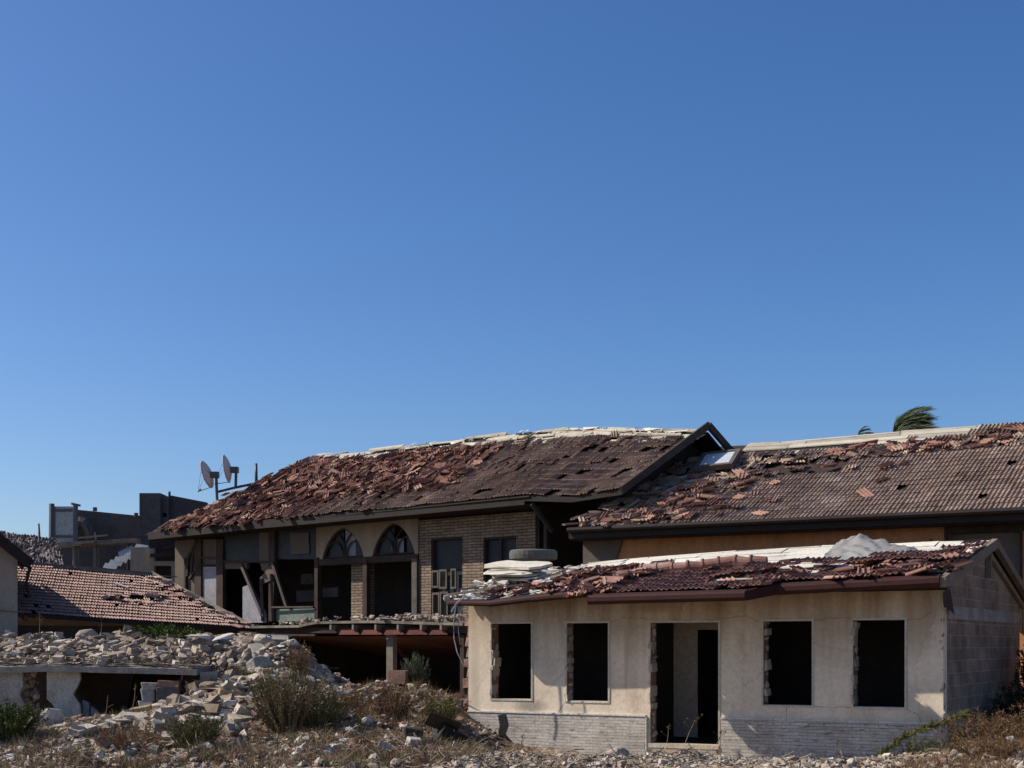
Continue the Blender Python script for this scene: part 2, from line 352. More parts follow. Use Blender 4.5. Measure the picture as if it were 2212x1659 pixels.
# ------------------------------------------------------------------ ground
ctrl = []
def cp(u, v, Y): p = W(u, v, Y); ctrl.append((p.x, p.y, p.z))
for u, v, Y in [(-200,1640,24),(0,1622,24),(0,1575,27),(-150,1560,28),(60,1590,26.5),(130,1572,27.6),(220,1560,28.2),(330,1540,28.4),(420,1500,28.9),
                (100,1640,24),(250,1610,25.5),(400,1580,26),(500,1520,27.5),(560,1480,28.5),(480,1470,29.3),(500,1420,30.3),(450,1385,31.3),(560,1385,31.5),
                (300,1650,23.2),(500,1630,24.2),(650,1545,27),(700,1500,28.5),(600,1600,25.3),(620,1455,29.8),(620,1400,31.0),(800,1490,29),(900,1500,28.6),(800,1540,27.2),
                (850,1600,25),(950,1560,26),(980,1600,25.4),(990,1510,28.4),(700,1500,30.3),(850,1505,30.5),(960,1510,30.2),(800,1500,33),
                (0,1392,32),(100,1385,32.2),(200,1392,32),(300,1388,32),(400,1380,32.2),(0,1370,34.5),(300,1370,34.5),(-200,1370,34),(500,1375,33.5),
                (60,1560,29.8),(150,1560,29.5),(250,1560,29.5),(350,1550,29.6),(60,1560,30.8),(150,1560,30.8),(300,1550,30.8),(400,1530,30.4),
                (1040,1636,25.4),(1100,1652,25.6),(1250,1652,25),(1400,1650,24.6),(1600,1652,23.8),(1800,1655,23),(2000,1655,22.3),(2100,1620,22.6),(2212,1600,23),(2300,1590,23),
                (1100,1648,22.5),(1300,1640,22.3),(1500,1642,22),(1700,1646,22),(1900,1650,21.5),(2050,1630,21.4),(2150,1605,21.3),(2300,1590,21),
                (0,1665,21.5),(300,1665,21.3),(600,1655,21.3),(900,1650,21.8),(1000,1648,23)]: cp(u, v, Y)
for x in range(-40, 41, 8):
    for y, z in ((5,-.3),(12,-.3),(17,-.05),(42,.2),(50,.1),(60,0),(75,0)): ctrl.append((x, y, z))
ctrl += [(2,30,.3),(5,28,.2),(8,27,.2),(-3,36,.6),(0,33,.5),(12,24,.3),(12,30,.2),(-20,28,.8),(-20,34,1.6),(-14,38,1.2),(-8,38,.9),(1,28,.0),(4,26,0)]
CT = np.array(ctrl)
def hgt0(x, y):
    d2 = (CT[:,0]-x)**2 + (CT[:,1]-y)**2 + .02
    w = d2**-1.7
    return float((w*CT[:,2]).sum()/w.sum())
def inA(x, y, m=0):
    a, b = A.loc(x, y); return -m < a < 8.98+m and -m < b < 6.8+m
def hgt(x, y):
    h = hgt0(x, y)
    if inA(x, y, -.05): return min(h, -.05)
    if 15 < y < 38 and -16 < x < 14:
        k = 1 if x < .5 else .55
        h += k*(.16*noise.fractal(Vector((x*.9, y*.9, 3)), 1, 2, 4) + .05*noise.fractal(Vector((x*4, y*4, 7)), 1, 2, 3))
    return h
def axis(lo, hi, a, b, st):
    o = [lo, lo*.5, lo*.25, lo*.1]; o = [v for v in o if v < a-5]
    x = a
    while x < b: o.append(x); x += st
    o += [b] + [v for v in (hi*.1, hi*.25, hi*.5, hi) if v > b+5]
    return o
gx = axis(-3000, 3000, -15, 13, .16); gy = [-3000, -800, -200, -60, 0, 8, 12, 15] + axis(-1, 3500, 17.5, 37, .16)[0:] 
gy = sorted(set([g for g in gy if g > -3001 and not (-1.1 < g < 0)])); gy = [g for g in gy if g != -1]
for extra in (42, 50, 60, 80): gy.append(extra)
gy = sorted(gy)
vs = []; 
for y in gy:
    for x in gx:
        far = abs(x) > 45 or y > 85 or y < 0
        vs.append((x, y, (0.0 if far else hgt(x, y))))
nx = len(gx); fs = [(j*nx+i, j*nx+i+1, (j+1)*nx+i+1, (j+1)*nx+i) for j in range(len(gy)-1) for i in range(nx-1)]
gm = MB(); gm.add(vs, fs, .5)
BOUNCEPOS = 1
ground = gm.build('ground', M_ground, smooth=True, recalc=False); tag(ground, kind='structure', label='dusty uneven earth under the rubble')

bnc_ = MB(); rx = [-60 + i*3 for i in range(41)]; ry = [1.5, 4, 7, 10, 13, 15.5, 17.0]  # unseen pale sheet, added to bounce warm light onto the shaded wall
bnc_.add([(x, y + .5*math.sin(x*.3), hgt(x, y)+.03) for y in ry for x in rx], [(j*41+i, j*41+i+1, (j+1)*41+i+1, (j+1)*41+i) for j in range(6) for i in range(40)], .5)
tag(bnc_.build('bounce_sheet', pmat('pale_bounce_sheet', [(.56,.48,.38), (.68,.60,.49), (.74,.67,.56)], .8, .2, bump=.3), recalc=False), 'unseen pale sheet in front of the rubble, added to bounce warm light', kind='structure')
# ------------------------------------------------------------------ roof tiles
def tile_geo(w=.105, l=.42, th=.016):
    xs = [-1, -.72, -.42, -.08, .22, .52, .8, 1.08]; hh = [.006, .035, .004, .0, .033, .003, .003, .033]
    vs = []
    for dz in (0, -th):
        for yy in (-l/2, l/2):
            for x, h in zip(xs, hh): vs.append(Vector((x*w, yy, h+dz)))
    n = len(xs); fs = []
    for i in range(n-1):
        fs += [(i, i+1, n+i+1, n+i), (2*n+i, 3*n+i, 3*n+i+1, 2*n+i+1), (i, 2*n+i, 2*n+i+1, i+1), (n+i, n+i+1, 3*n+i+1, 3*n+i)]
    fs += [(0, n, 3*n, 2*n), (n-1, 3*n-1, 4*n-1, 2*n-1)]
    return vs, fs
TV, TF = tile_geo()
def frac_tile():
    return [Vector((v.x*random.uniform(.75, 1), v.y*random.uniform(.35, 1), v.z)) for v in TV]
def tiles(mb, pos, x0, x1, y0, y1, keep, dis, colf=None, stag=.5, tsc=1, sx=.205, sy=.33, mb2=None, split=None, lift=.03, base_t=-.085):
    """lay tiles on a roof surface pos(x,y)->(x,y,z); dis(x,y)=0..1 disorder"""
    j = 0; y = y0
    while y < y1:
        x = x0 + (sx*stag if j % 2 else 0)
        while x < x1:
            k = keep(x, y); dd = dis(x, y)
            if k > 0 and random.random() < k:
                p = Vector(pos(x, y)); px = Vector(pos(x+.05, y)) - p; py = Vector(pos(x, y+.05)) - p
                px.normalize(); py.normalize(); nn = px.cross(py).normalized(); py = nn.cross(px)
                M = Matrix((px, py, nn)).transposed()
                g = random.gauss
                if dd > .02:
                    rot = Euler((base_t + g(0, .10)*dd, g(0, .16)*dd, g(0, .55)*dd if random.random() < dd*.9 else g(0, .06)))
                    off = Vector((g(0, .07)*dd, g(0, .12)*dd - .05*dd, abs(g(0, .05))*dd))
                else:
                    rot = Euler((base_t + g(0, .008), g(0, .012), g(0, .012))); off = Vector((0, g(0, .006), 0))
                T = M @ rot.to_matrix()
                base = p + M @ (off + Vector((0, 0, lift)))
                tv = frac_tile() if random.random() < dd*.35 else TV
                r = colf(x, y) if colf else random.random()
                tgt = mb2 if (mb2 is not None and split(x, y)) else mb
                tgt.add([base + T @ (v*tsc) for v in tv], TF, min(1, max(0, r)))
                if dd > .5 and random.random() < (dd-.45)*1.2:      # loose broken pieces thrown on top
                    rot2 = Euler((g(0, .16), g(0, .16), random.uniform(0, 6.3)))
                    b2 = p + M @ Vector((g(0, .1), g(0, .1), .05 + random.random()*.07))
                    T2 = M @ rot2.to_matrix(); tgt.add([b2 + T2 @ v for v in frac_tile()], TF, random.random())
            x += sx
        y += sy; j += 1
def nz(x, y, s=1.0, k=0): return noise.noise(Vector((x*s, y*s, k)))
def lin(x, pts):
    if x <= pts[0][0]: return pts[0][1]
    for (a, p), (b, q) in zip(pts, pts[1:]):
        if x <= b: return p + (q-p)*(x-a)/(b-a)
    return pts[-1][1]
def boards(mb, pos, x0, x1, y0, y1, keep, bw=.24, bl=1.3, th=.018, wob=.012, gap=.015, lift=0.0):
    y = y0; 
    while y < y1-.02:
        x = x0 + random.uniform(-bl, 0)
        while x < x1:
            l = bl*random.uniform(.7, 1.3); xa, xb = max(x, x0), min(x+l-gap, x1)
            if xb-xa > .1 and keep((xa+xb)/2, y+bw/2):
                ya, yb = y+gap*.3, min(y+bw-gap, y1); dz = lift + random.uniform(0, wob); sk = random.gauss(0, .006)
                q = [Vector(pos(xa, ya)), Vector(pos(xb, ya)), Vector(pos(xb, yb)), Vector(pos(xa, yb))]
                q = [p + Vector((0, 0, dz + random.uniform(-.5, 1)*wob)) for p in q]
                r = random.random()
                mb.add(q + [p - Vector((0, 0, th)) for p in q], [(0,1,2,3),(7,6,5,4),(0,4,5,1),(1,5,6,2),(2,6,7,3),(3,7,4,0)], r)
            x += l
        y += bw

def lay(mb, pos, x, y, h=.06, rz=.8, tl=.13, verts=None, r=None):
    p = Vector(pos(x, y)); px = (Vector(pos(x+.05, y)) - p).normalized(); py = (Vector(pos(x, y+.05)) - p).normalized()
    nn = px.cross(py).normalized(); py = nn.cross(px); M = Matrix((px, py, nn)).transposed()
    T = M @ Euler((0, 0, random.gauss(0, rz))).to_matrix() @ Euler((random.gauss(-.06, tl), random.gauss(0, tl), 0)).to_matrix()
    b = p + nn*h; mb.add([b + T @ v for v in (verts or (frac_tile() if random.random() < .5 else TV))], TF, random.random() if r is None else r)
# =================================================================== HOUSE C : big timber framed house
random.seed(21)
hc = fthing('timber_framed_house', 'big two-storey timber-framed house with sagging broken tile roof and pointed arch windows', 'house', Cc)
RYc = 4.04
def ridC(x): return lin(x, [(-19.3, 8.5), (-15.7, 8.62), (-8, 8.66), (-4.2, 8.57), (-2, 8.30), (0.3, 8.0)])
def eavC(x): return lin(x, [(-19.3, 6.02), (-14, 6.10), (-2.7, 6.17), (-1.2, 6.02), (.3, 6.12)])
def posC(x, y):
    b = y/RYc; z = eavC(x)*(1-b) + ridC(x)*b
    z += -.10*math.sin(math.pi*min(1, max(0, b)))*math.exp(-((x+6)/5)**2) + .05*nz(x, y, .45, 2) + .02*nz(x, y, 1.6, 5)
    return (x, y, z)
def hipx(y): return -19.3 + 3.6*(y/RYc)
def thrC(x): return lin(x, [(-19.3, 1.2), (-15.6, .985), (-14.5, .93), (-12, .87), (-8, .85), (-5, .89), (-3.4, .90), (-1.5, .86), (-.4, .88), (.3, .95)])
def disC(x, y):
    b = y/RYc
    d = .0 + 1.0*max(0, min(1, (-x-6.5)/5.0))*(.35 + .75*b) + .55*max(0, (b-.62)/.38) + .35*max(0, nz(x, y, .7, 9)-.1)
    if x < -13: d = max(d, .9)
    if abs(nz(x, y, .5, 4)) < .06 and b > .3: d += .5
    if x > -6 and b < .5: d = max(.07, d*.35)
    if -3.2 < x < -.3 and .12 < b < .5: d *= .2
    return min(1.0, d)
tc_ = MB(); tr_ = MB()
tiles(tc_, posC, -19.3, .25, .1, RYc+.05,
      lambda x, y: 0 if (x < hipx(y) or y/RYc > thrC(x) + .05*nz(x*3, y, 1, 1)) else (.1 if (x > -5.2 and abs(nz(x*.8, y*2.2, .9, 31)) > .5) else .985), disC,
      lambda x, y: .42 + .3*random.gauss(0, .6) + .25*nz(x, y, .4, 8), stag=0, base_t=-.065, mb2=tr_, split=lambda x, y: x + 1.2*nz(x, y, .8, 3) - (y/RYc)*4.5 < -12.5)
tc_.build('roof_tiles', M_tileC, hc); tr_.build('roof_tiles', M_tileCr, hc)['label'] = 'jumbled broken red tiles on the left of the roof'
# heap of slid tiles on the middle left
hp = MB()
for i in range(620):
    x = random.uniform(-17.5, -6.5); b = random.uniform(.25, .86) - .02*(x+12)*.6; b = min(.9, max(.1, b))
    if x < hipx(b*RYc)+.2: continue
    lay(hp, posC, x, b*RYc, random.uniform(.05, .17), 1.0, .2)
hp.build('loose_tiles', M_tileCr, hc)
# deck
bd = MB(); boards(bd, posC, -19.2, .3, 0, RYc+.1, lambda x, y: x > hipx(y) and y/RYc > thrC(x)-.08 and random.random() < .76, .15, 1.3, .03, .06, .035)
bd.build('roof_boards', M_board, hc)
ub = MB()
for i in range(40):
    xa, xb = -19.6+i*.5, -19.1+i*.5
    for jb in range(5):
        ya, yb = jb*.808, (jb+1)*.808
        if xa < hipx(ya)-.4: continue
        q = [Vector(posC(min(.3, x), y)) - Vector((0, 0, .035)) for x, y in ((xa, ya), (xb, ya), (xb, yb), (xa, yb))]
        ub.add(q, [(0,1,2,3)], .4)
for (x0, x1) in ((-15.7, .3),):    # rear slope
    n = 16
    for i in range(n):
        xa, xb = x0+(x1-x0)*i/n, x0+(x1-x0)*(i+1)/n
        za, zb = posC(xa, RYc)[2], posC(xb, RYc)[2]
        q = [(xa, RYc, za-.01), (xb, RYc, zb-.01), (xb, 8.6, zb-2.45), (xa, 8.6, za-2.45)]
        ub.add(q + [(a, b, c-.05) for a, b, c in q], [(0,1,2,3), (7,6,5,4), (0,4,5,1), (1,5,6,2), (2,6,7,3), (3,7,4,0)], .4)
ub.add([(-19.3, 0, 6.0), (-15.7, RYc, 8.55), (-15.7, 8.6, 6.1), (-19.3, 8.6, 6.0)], [(0,1,2), (0,2,3)], .4)
ub.build('roof_deck', M_fascia, hc)
# odd white sheets along ridge
wsx = MB()
for x in (-14.6, -13.2, -10.0, -8.9, -4.2, -3.6, -2.2, -1.6, -.9, -.6, -5.0):
    y = RYc*random.uniform(.9, .98); p = Vector(posC(x, y)) + Vector((0, 0, .06))
    put(wsx, FLAT, p, (random.uniform(.2, .5), .12, .14), Euler((.45, random.gauss(0, .08), random.gauss(0, .1))))
for i in range(150):
    x = random.uniform(-15.3, -.2); y = RYc*random.uniform(.86, 1.0); p = Vector(posC(x, y)) + Vector((0, 0, .05))
    put(wsx, FLAT, p, (random.uniform(.04, .16), .05, .10), Euler((.4, random.gauss(0, .2), random.gauss(0, .5))))
wsx.build('ridge_debris', M_boardw, hc)
# right gable barge boards, fascia, gutter
bb = MB()
bb.beam((.32, -.1, 6.04), (.32, RYc, 8.19), .06, .20, .6); bb.beam((.32, RYc, 8.18), (.32, 8.4, 6.0), .09, .2, .5)
bb.build('barge_board', M_darkgrey, hc)
fa = MB()
ex = [-19.7, -17, -14, -10, -6, -2.9, -1.3, .3]
for a, b in zip(ex, ex[1:]):
    za, zb = eavC(a)-.02, eavC(b)-.02
    hgtf = .26 if b < -2.5 else .16
    q = [(a, -.06, za), (b, -.06, zb), (b, -.06, zb-hgtf), (a, -.06, za-hgtf)]
    fa.add(q + [(x, .0, z) for x, y, z in q], [(0,1,2,3), (7,6,5,4), (0,4,5,1), (3,2,6,7), (0,3,7,4), (1,5,6,2)], .3)
    if b < -2.5: fa.add([(a, 0, za-.22), (b, 0, zb-.22), (b, 1.0, zb-.27), (a, 1.0, za-.27)], [(0,1,2,3)], .2)
fa.build('eave_fascia', M_fascia, hc)
lb = MB(); lb.beam((-19.9, -.0, 5.93), (-2.7, -.08, 6.10), .05, .035, .9); lb.build('gutter_lip', M_fascia, hc)
# soffit part over the recess on the right
rs = MB(); rs.beam((-2.9, .9, 5.55), (-2.9, .9, 2.9), .10, .14, .7); rs.beam((-2.7, -.0, 5.9), (-2.55, .7, 5.2), .05, .1, .9)
rs.build('corner_post', M_darkgrey, hc)
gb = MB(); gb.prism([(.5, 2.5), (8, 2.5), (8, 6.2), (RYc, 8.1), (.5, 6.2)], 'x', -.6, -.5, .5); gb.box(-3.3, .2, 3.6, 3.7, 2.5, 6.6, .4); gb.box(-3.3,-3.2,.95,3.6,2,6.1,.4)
gb.build('inner_gable_wall', M_innershade, hc)
# --- facade; yw = wall plane
yw = .9
def cx(u, y=yw): return Cc.hx(u, y)
def cz(u, v, y=yw): return Cc.hit(u, v, y)[1]
ZT = 5.80; ZF = 2.72
# brick/stone part
x0, x1 = cx(905), -3.3
w1 = (cx(931), cx(999), cz(960, 1332), cz(960, 1162)); w2 = (cx(1044), cx(1115), cz(1080, 1290), cz(1080, 1160))
sw = MB(); wallmesh(sw, x0, x1, .3, ZT, [w1, w2], yw, yw+.35)
sw.build('stone_wall', M_stoneC, hc)
st = MB(); st.box(cx(746), cx(784), yw+.25, yw+.5, ZF-.3, cz(760, 1206), .5); st.build('stone_pier', M_stoneC, hc)
def shutter_set(w, lo, hi, leaves, name='window'):
    f = MB(); xa, xb, za, zb = w; t = .05
    f.box(xa, xb, yw+.03, yw+.09, zb-t, zb, .3); f.box(xa, xa+t, yw+.03, yw+.09, za, zb-t, .3); f.box(xb-t, xb, yw+.03, yw+.09, za, zb-t, .3)
    wn = f.build(name, M_darkwood, hc)
    g = MB(); g.box(xa+t, xb-t, yw+.14, yw+.15, za, zb-t, .2); g.build('pane', M_dglass, wn)
    for (ua, ub_, va, vb, op) in leaves:
        a, b = cx(ua), cx(ub_); c, d = cz((ua+ub_)/2, vb), cz((ua+ub_)/2, va); s = MB()
        s.box(a, a+.05, yw-.02, yw+.02, c, d, .7); s.box(b-.05, b, yw-.02, yw+.02, c, d, .7); s.box(a+.05, b-.05, yw-.02, yw+.02, d-.06, d, .7); s.box(a+.05, b-.05, yw-.02, yw+.02, c, c+.06, .7)
        z = c+.065
        while z < d-.07:
            s.add([(a+.05, yw+.02, z), (b-.05, yw+.02, z), (b-.05, yw-.015, z+.035), (a+.05, yw-.015, z+.035)], [(0,1,2,3)], random.uniform(.2, .8)); z += .045
        s.build('shutter', M_darkgrey2, wn)
    return wn
shutter_set(w1, 0, 0, [(933, 948, 1232, 1270, 0), (949, 966, 1230, 1272, 0), (974, 986, 1228, 1272, 0), (934, 950, 1280, 1330, 0), (951, 968, 1278, 1334, 0)])
o2 = shutter_set(w2, 0, 0, [])
mu = MB(); mu.box(cx(1077), cx(1081), yw+.05, yw+.10, w2[2], w2[3]-.05, .3); mu.build('mullion', M_darkwood, o2)
# cream wall with two pointed arches
xa, xb = cx(684), cx(904.6)
aw = MB(); N = 90; zc = 5.86
arches = [(cx(697), cx(786), cz(741, 1204), cz(741, 1141)), (cx(806), cx(896), cz(850, 1197), cz(850, 1131))]
def arch_z(a, t):
    # pointed horseshoe-like arch: t in -1..1
    t = abs(t); return a[2] + (a[3]-a[2])*(max(0.0, 1 - t**1.75))**.72
zb_ = min(arches[0][2], arches[1][2]) - .02
for i in range(N):
    p, q = xa+(xb-xa)*i/N, xa+(xb-xa)*(i+1)/N
    zp = zq = zb_
    for a in arches:
        c, hw = (a[0]+a[1])/2, (a[1]-a[0])/2
        if a[0] < (p+q)/2 < a[1]: zp, zq = arch_z(a, max(-1, (p-c)/hw)), arch_z(a, min(1, (q-c)/hw))
    aw.add([(p, yw-.02, zp), (q, yw-.02, zq), (q, yw-.02, zc), (p, yw-.02, zc), (p, yw+.22, zp), (q, yw+.22, zq), (q, yw+.22, zc), (p, yw+.22, zc)],
           [(0,1,2,3), (7,6,5,4), (0,4,5,1)], .5)
aw.build('arcade_wall', M_cream, hc)
for k, a in enumerate(arches):
    c, hw = (a[0]+a[1])/2, (a[1]-a[0])/2; fm = MB()
    pts = [Vector((c + hw*t*.97, yw+.05, arch_z(a, t)-.02)) for t in [i/14 for i in range(-14, 15)]]
    fm.tube(pts, .03, 5, .3)
    for s in (-1, 1):
        fm.tube([(c + s*hw*.02, yw+.08, a[2]), (c + s*hw*.03, yw+.08, a[2]+(a[3]-a[2])*.5), (c + s*hw*.35, yw+.08, a[2]+(a[3]-a[2])*.86)], .026, 5, .9)
        fm.tube([(c + s*hw*(.5+.42*math.cos(t)), yw+.08, a[2]+(a[3]-a[2])*.55*math.sin(t)) for t in [i*math.pi/8 for i in range(9)]], .026, 5, .9)
    fm.box(c-hw, c+hw, yw+.05, yw+.09, a[2]+.0, a[2]+.04, .4)
    wn = fm.build('arched_window', M_darkwood, hc)
    for (t0, t1, mt) in ((-.95, -.1, M_dglass), (-.02, .48, M_whitepanel), (.5, .95, M_dglass)):
        if k == 1 and mt is M_whitepanel: t0, t1 = -.35, .35
        pg = MB(); ts = [t0+(t1-t0)*i/6 for i in range(7)]
        for ta, tb in zip(ts, ts[1:]):
            za, zb2 = arch_z(a, ta)-.03, arch_z(a, tb)-.03
            if k == 1 and mt is M_whitepanel: za = zb2 = a[2] + (a[3]-a[2])*.5
            pg.add([(c+hw*ta, yw+.12, a[2]+.04), (c+hw*tb, yw+.12, a[2]+.04), (c+hw*tb, yw+.12, zb2), (c+hw*ta, yw+.12, za)], [(0,1,2,3)], .4)
        pg.build('pane', mt, wn)
# lintel, posts
lp = MB(); lp.box(cx(684), cx(904), yw-.05, yw+.2, zb_-.2, zb_-.004, .2); lp.build('lintel', M_darkwood, hc)
def cpost(u0, u1, v0, v1, mt=M_darkwood, y0=yw-.08, y1=yw+.08, r=.5, name='post'):
    m = MB(); um = (u0+u1)/2; m.box(cx(u0), cx(u1), y0, y1, cz(um, v1), cz(um, v0), r); return m.build(name, mt, hc)
for a in ((424, 438, 1165, 1330), (471, 485, 1165, 1335), (584, 597, 1140, 1342), (683, 690, 1205, 1342)): cpost(*a)
pp = cpost(787, 796, 1208, 1336, M_darkwood); pp['label'] = 'crooked peeling brown post'
cpost(893, 904, 1207, 1336, M_darkgrey2)
def cpoly(poly, mt, y0, y1, name, r=.5, lab=None):
    m = MB(); m.prism([(cx(u, y0), cz(u, v, y0)) for u, v in poly], 'y', y0, y1, r); o = m.build(name, mt, hc)
    if lab: o['label'] = lab
    return o
cpoly([(378, 1162), (424, 1165), (424, 1260), (378, 1245)], M_greypl, yw, yw+.2, 'plaster_panel')
cpoly([(378, 1245), (424, 1260), (424, 1330), (378, 1330)], M_greypl, yw+.01, yw+.2, 'plaster_panel')
cpoly([(438, 1165), (471, 1165), (471, 1222), (438, 1222)], M_greypl, yw, yw+.2, 'plaster_panel')
cpoly([(438, 1224), (471, 1224), (471, 1330), (438, 1330)], M_whitepanel, yw-.01, yw+.2, 'plaster_panel')
cpoly([(485, 1140), (584, 1140), (584, 1212), (485, 1212)], M_dglass, yw, yw+.03, 'glass_panel')
cpoly([(560, 1150), (584, 1150), (584, 1240), (566, 1232), (560, 1212)], M_greypl, yw-.03, yw-.005, 'plaster_panel')
cpoly([(485, 1213), (534, 1213), (534, 1229), (485, 1229)], M_greypl, yw, yw+.1, 'plaster_panel')
cpoly([(597, 1140), (683, 1140), (683, 1208), (597, 1208)], M_dglass, yw+.03, yw+.06, 'glass_panel')
cpoly([(626, 1152), (666, 1150), (668, 1195), (628, 1198)], M_greypl, yw-.01, yw+.01, 'plaster_panel')
cpoly([(524, 1268), (540, 1262), (572, 1322), (574, 1345), (524, 1345)], M_whitepanel, yw-.1, yw-.04, 'loose_panel', .6, 'pale leaning sheet broken at its top edge')
cpoly([(560, 1250), (590, 1215), (592, 1250), (566, 1262)], M_greypl, yw-.12, yw-.09, 'loose_panel')
cpoly([(594, 1316), (683, 1314), (683, 1342), (594, 1342)], M_green, yw-.03, yw+.03, 'green_panel')
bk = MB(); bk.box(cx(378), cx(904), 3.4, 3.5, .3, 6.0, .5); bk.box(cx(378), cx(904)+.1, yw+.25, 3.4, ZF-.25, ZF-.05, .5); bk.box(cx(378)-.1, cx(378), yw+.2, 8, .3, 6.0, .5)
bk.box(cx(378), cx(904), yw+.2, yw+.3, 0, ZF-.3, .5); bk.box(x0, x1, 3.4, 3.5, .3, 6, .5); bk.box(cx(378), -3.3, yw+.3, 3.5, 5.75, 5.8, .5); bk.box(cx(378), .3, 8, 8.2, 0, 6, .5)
bk.build('inner_wall', M_innershade, hc)
ins = MB()
for (u0, u1, v0, v1) in ((640, 683, 1276, 1300), (697, 730, 1270, 1290), (650, 676, 1240, 1262)):
    ins.box(cx(u0, 2.2), cx(u1, 2.2), 2.2, 2.3, cz(u0, v1, 2.2), cz(u0, v0, 2.2))
ins.build('furniture', M_darkconc, hc)
br = MB()
for (a, b, c, d, w) in ((430, 1168, 410, 1205, .09), (410, 1205, 408, 1245, .09), (424, 1172, 415, 1250, .05), (436, 1220, 412, 1250, .07), (404, 1205, 404, 1330, .09),
                        (485, 1213, 584, 1214, .06), (438, 1205, 471, 1205, .05), (438, 1220, 471, 1220, .04)):
    br.beam((cx(a), yw-.06, cz(a, b)), (cx(c), yw-.06, cz(c, d)), w, w)
br.build('timber_brace', M_darkwood, hc)
for (a, b, c, d, w) in ((530, 1220, 575, 1332, .11), (597, 1215, 626, 1312, .10), (572, 1250, 574, 1342, .10), (594, 1240, 596, 1342, .08), (594, 1312, 683, 1311, .05)):
    m = MB(); m.beam((cx(a), yw-.16, cz(a, b)), (cx(c), yw-.12, cz(c, d)), w, w); m.build('fallen_beam', M_darkgrey2, hc)

# =================================================================== HOUSE B : orange house
random.seed(33)
hb = fthing('orange_plaster_house', 'long orange plastered house with a wide greyed brown tile roof', 'house', B)
RYb = 6.13
def zB(x, y):
    b = y/RYb; return 5.085 + .44*y + .10*(1-min(1, x/14))*math.sin(math.pi*min(1, max(0, b)))*(-1) + .07*nz(x, y, .35, 12) + .02*nz(x, y, 1.5, 16) + .03*(x/14)*0
def posB(x, y): return (x, y, zB(x, y))
def clocal(x, y):
    p = B.w(x, y); return Cc.loc(p.x, p.y)
def keepB(x, y):
    cxx, cyy = clocal(x, y)
    if cxx < -.6 and cyy > 0: return 0
    b = y/RYb
    top = lin(x, [(0, .8), (5.2, .83), (8.3, .885), (8.8, 1.02), (9.5, 1.02), (30, 1.05)])
    if b > top + .02*nz(x, y, 3, 2): return 0
    if 3.0 < x < 5.9 and .52 < b < .66: return .25
    return .994
def disB(x, y):
    b = y/RYb; d = .02
    d += max(0, min(1, (4.0 - x + 1.5*(b-.3))/3.2))
    ln = .80 - .018*(x-5)*0
    t2 = lin(x, [(5, .72), (8, .80), (10.5, .80), (13, .88), (16, .93)])
    d += .75*math.exp(-((b-t2)/.05)**2)
    return min(1, d) if d > .08 else 0
tb = MB(); tiles(tb, posB, 0, 24, .08, RYb+.05, keepB, disB, stag=0, base_t=-.06, colf=lambda x, y: .46 + random.gauss(0, .24) + .4*nz(x, y, .5, 14))
tb.build('roof_tiles', M_tileB, hb)
lt = MB()
def loose(mb, pos, n, xf, yf, z0=.04, z1=.12, pitch=.42, rz=.8):
    for i in range(n):
        lay(mb, pos, xf(), yf(), random.uniform(z0, z1), rz, .15)
U = random.uniform
loose(lt, posB, 150, lambda: random.triangular(.4, 5.0, 1.5), lambda: U(.1, 3.8)); loose(lt, posB, 70, lambda: U(5.0, 9.6), lambda: U(4.5, 5.2)); loose(lt, posB, 40, lambda: U(9, 14), lambda: U(5.0, 5.9))
loose(lt, posB, 10, lambda: U(4, 8), lambda: U(1, 4))
lt.build('loose_tiles', M_tileCr, hb)
bdB = MB(); boards(bdB, posB, 2.4, 9.4, 5.0, RYb+.1, lambda x, y: clocal(x, y)[0] > .05 and (y > 5.5 or x > 4.6), .27, 2.6, .03, .02, .03); boards(bdB, posB, 9.4, 24, RYb-.14, RYb+.12, lambda x, y: True, .26, 2.5, .03, .02, .02)
bdB.build('roof_boards', M_board, hb)
db = MB()
for i in range(48):
    xa_, xb_ = i*.5, (i+1)*.5
    for j in range(6):
        ya, yb = j*RYb/6, (j+1)*RYb/6
        if clocal((xa_+xb_)/2, (ya+yb)/2)[0] < -.9 and clocal((xa_+xb_)/2, (ya+yb)/2)[1] > 0: continue
        q = [(x, y, zB(x, y)-.035) for x, y in ((xa_, ya), (xb_, ya), (xb_, yb), (xa_, yb))]
        db.add(q, [(0,1,2,3)], .4)
    if xa_ > 3.9: db.add([(xa_, RYb, zB(xa_, RYb)-.03), (xb_, RYb, zB(xb_, RYb)-.03), (xb_, 12.6, 5.1), (xa_, 12.6, 5.1)], [(0,1,2,3)], .4)
db.build('roof_deck', M_darkwood, hb)
ft = MB(); ft.box(-.1, 24, -.10, -.03, 4.80, 5.06, .3); ft.box(-.1, 24, -.03, .5, 4.77, 4.81, .3); ft.tube([(-.1, -.16, 5.01), (24, -.16, 5.01)], .07, 8, .3)
ft.build('eave_fascia', M_fascia, hb)
yB = .55
def bx(u): return B.hx(u, yB)
wb = MB(); dx = (bx(2042), 24, 3.2, 4.72); wallmesh(wb, bx(1268), 24, 0, 4.9, [(bx(2048), bx(2205), 2.4, 4.8)], yB, yB+.25); wb.box(0.5, 24, 12, 12.2, 0, 5.1); wb.build('wall', M_orange, hb)
wi = MB(); wi.box(bx(2048), bx(2205), yB+.16, yB+.2, 2.4, 4.62, .5); wi.box(bx(1268)-.02, bx(1290), yB-.03, yB-.003, 0, 4.88, .4)
wi.build('wall_panel', M_greypl, hb)
ex_ = MB(); ex_.prism([(bx(1262), 3.2), (bx(1335), 3.2), (bx(1322), 3.9), (bx(1350), 4.88), (bx(1262), 4.88)], 'y', yB-.07, yB-.035, .5); ex_.build('exposed_stone', M_greypl, hb)
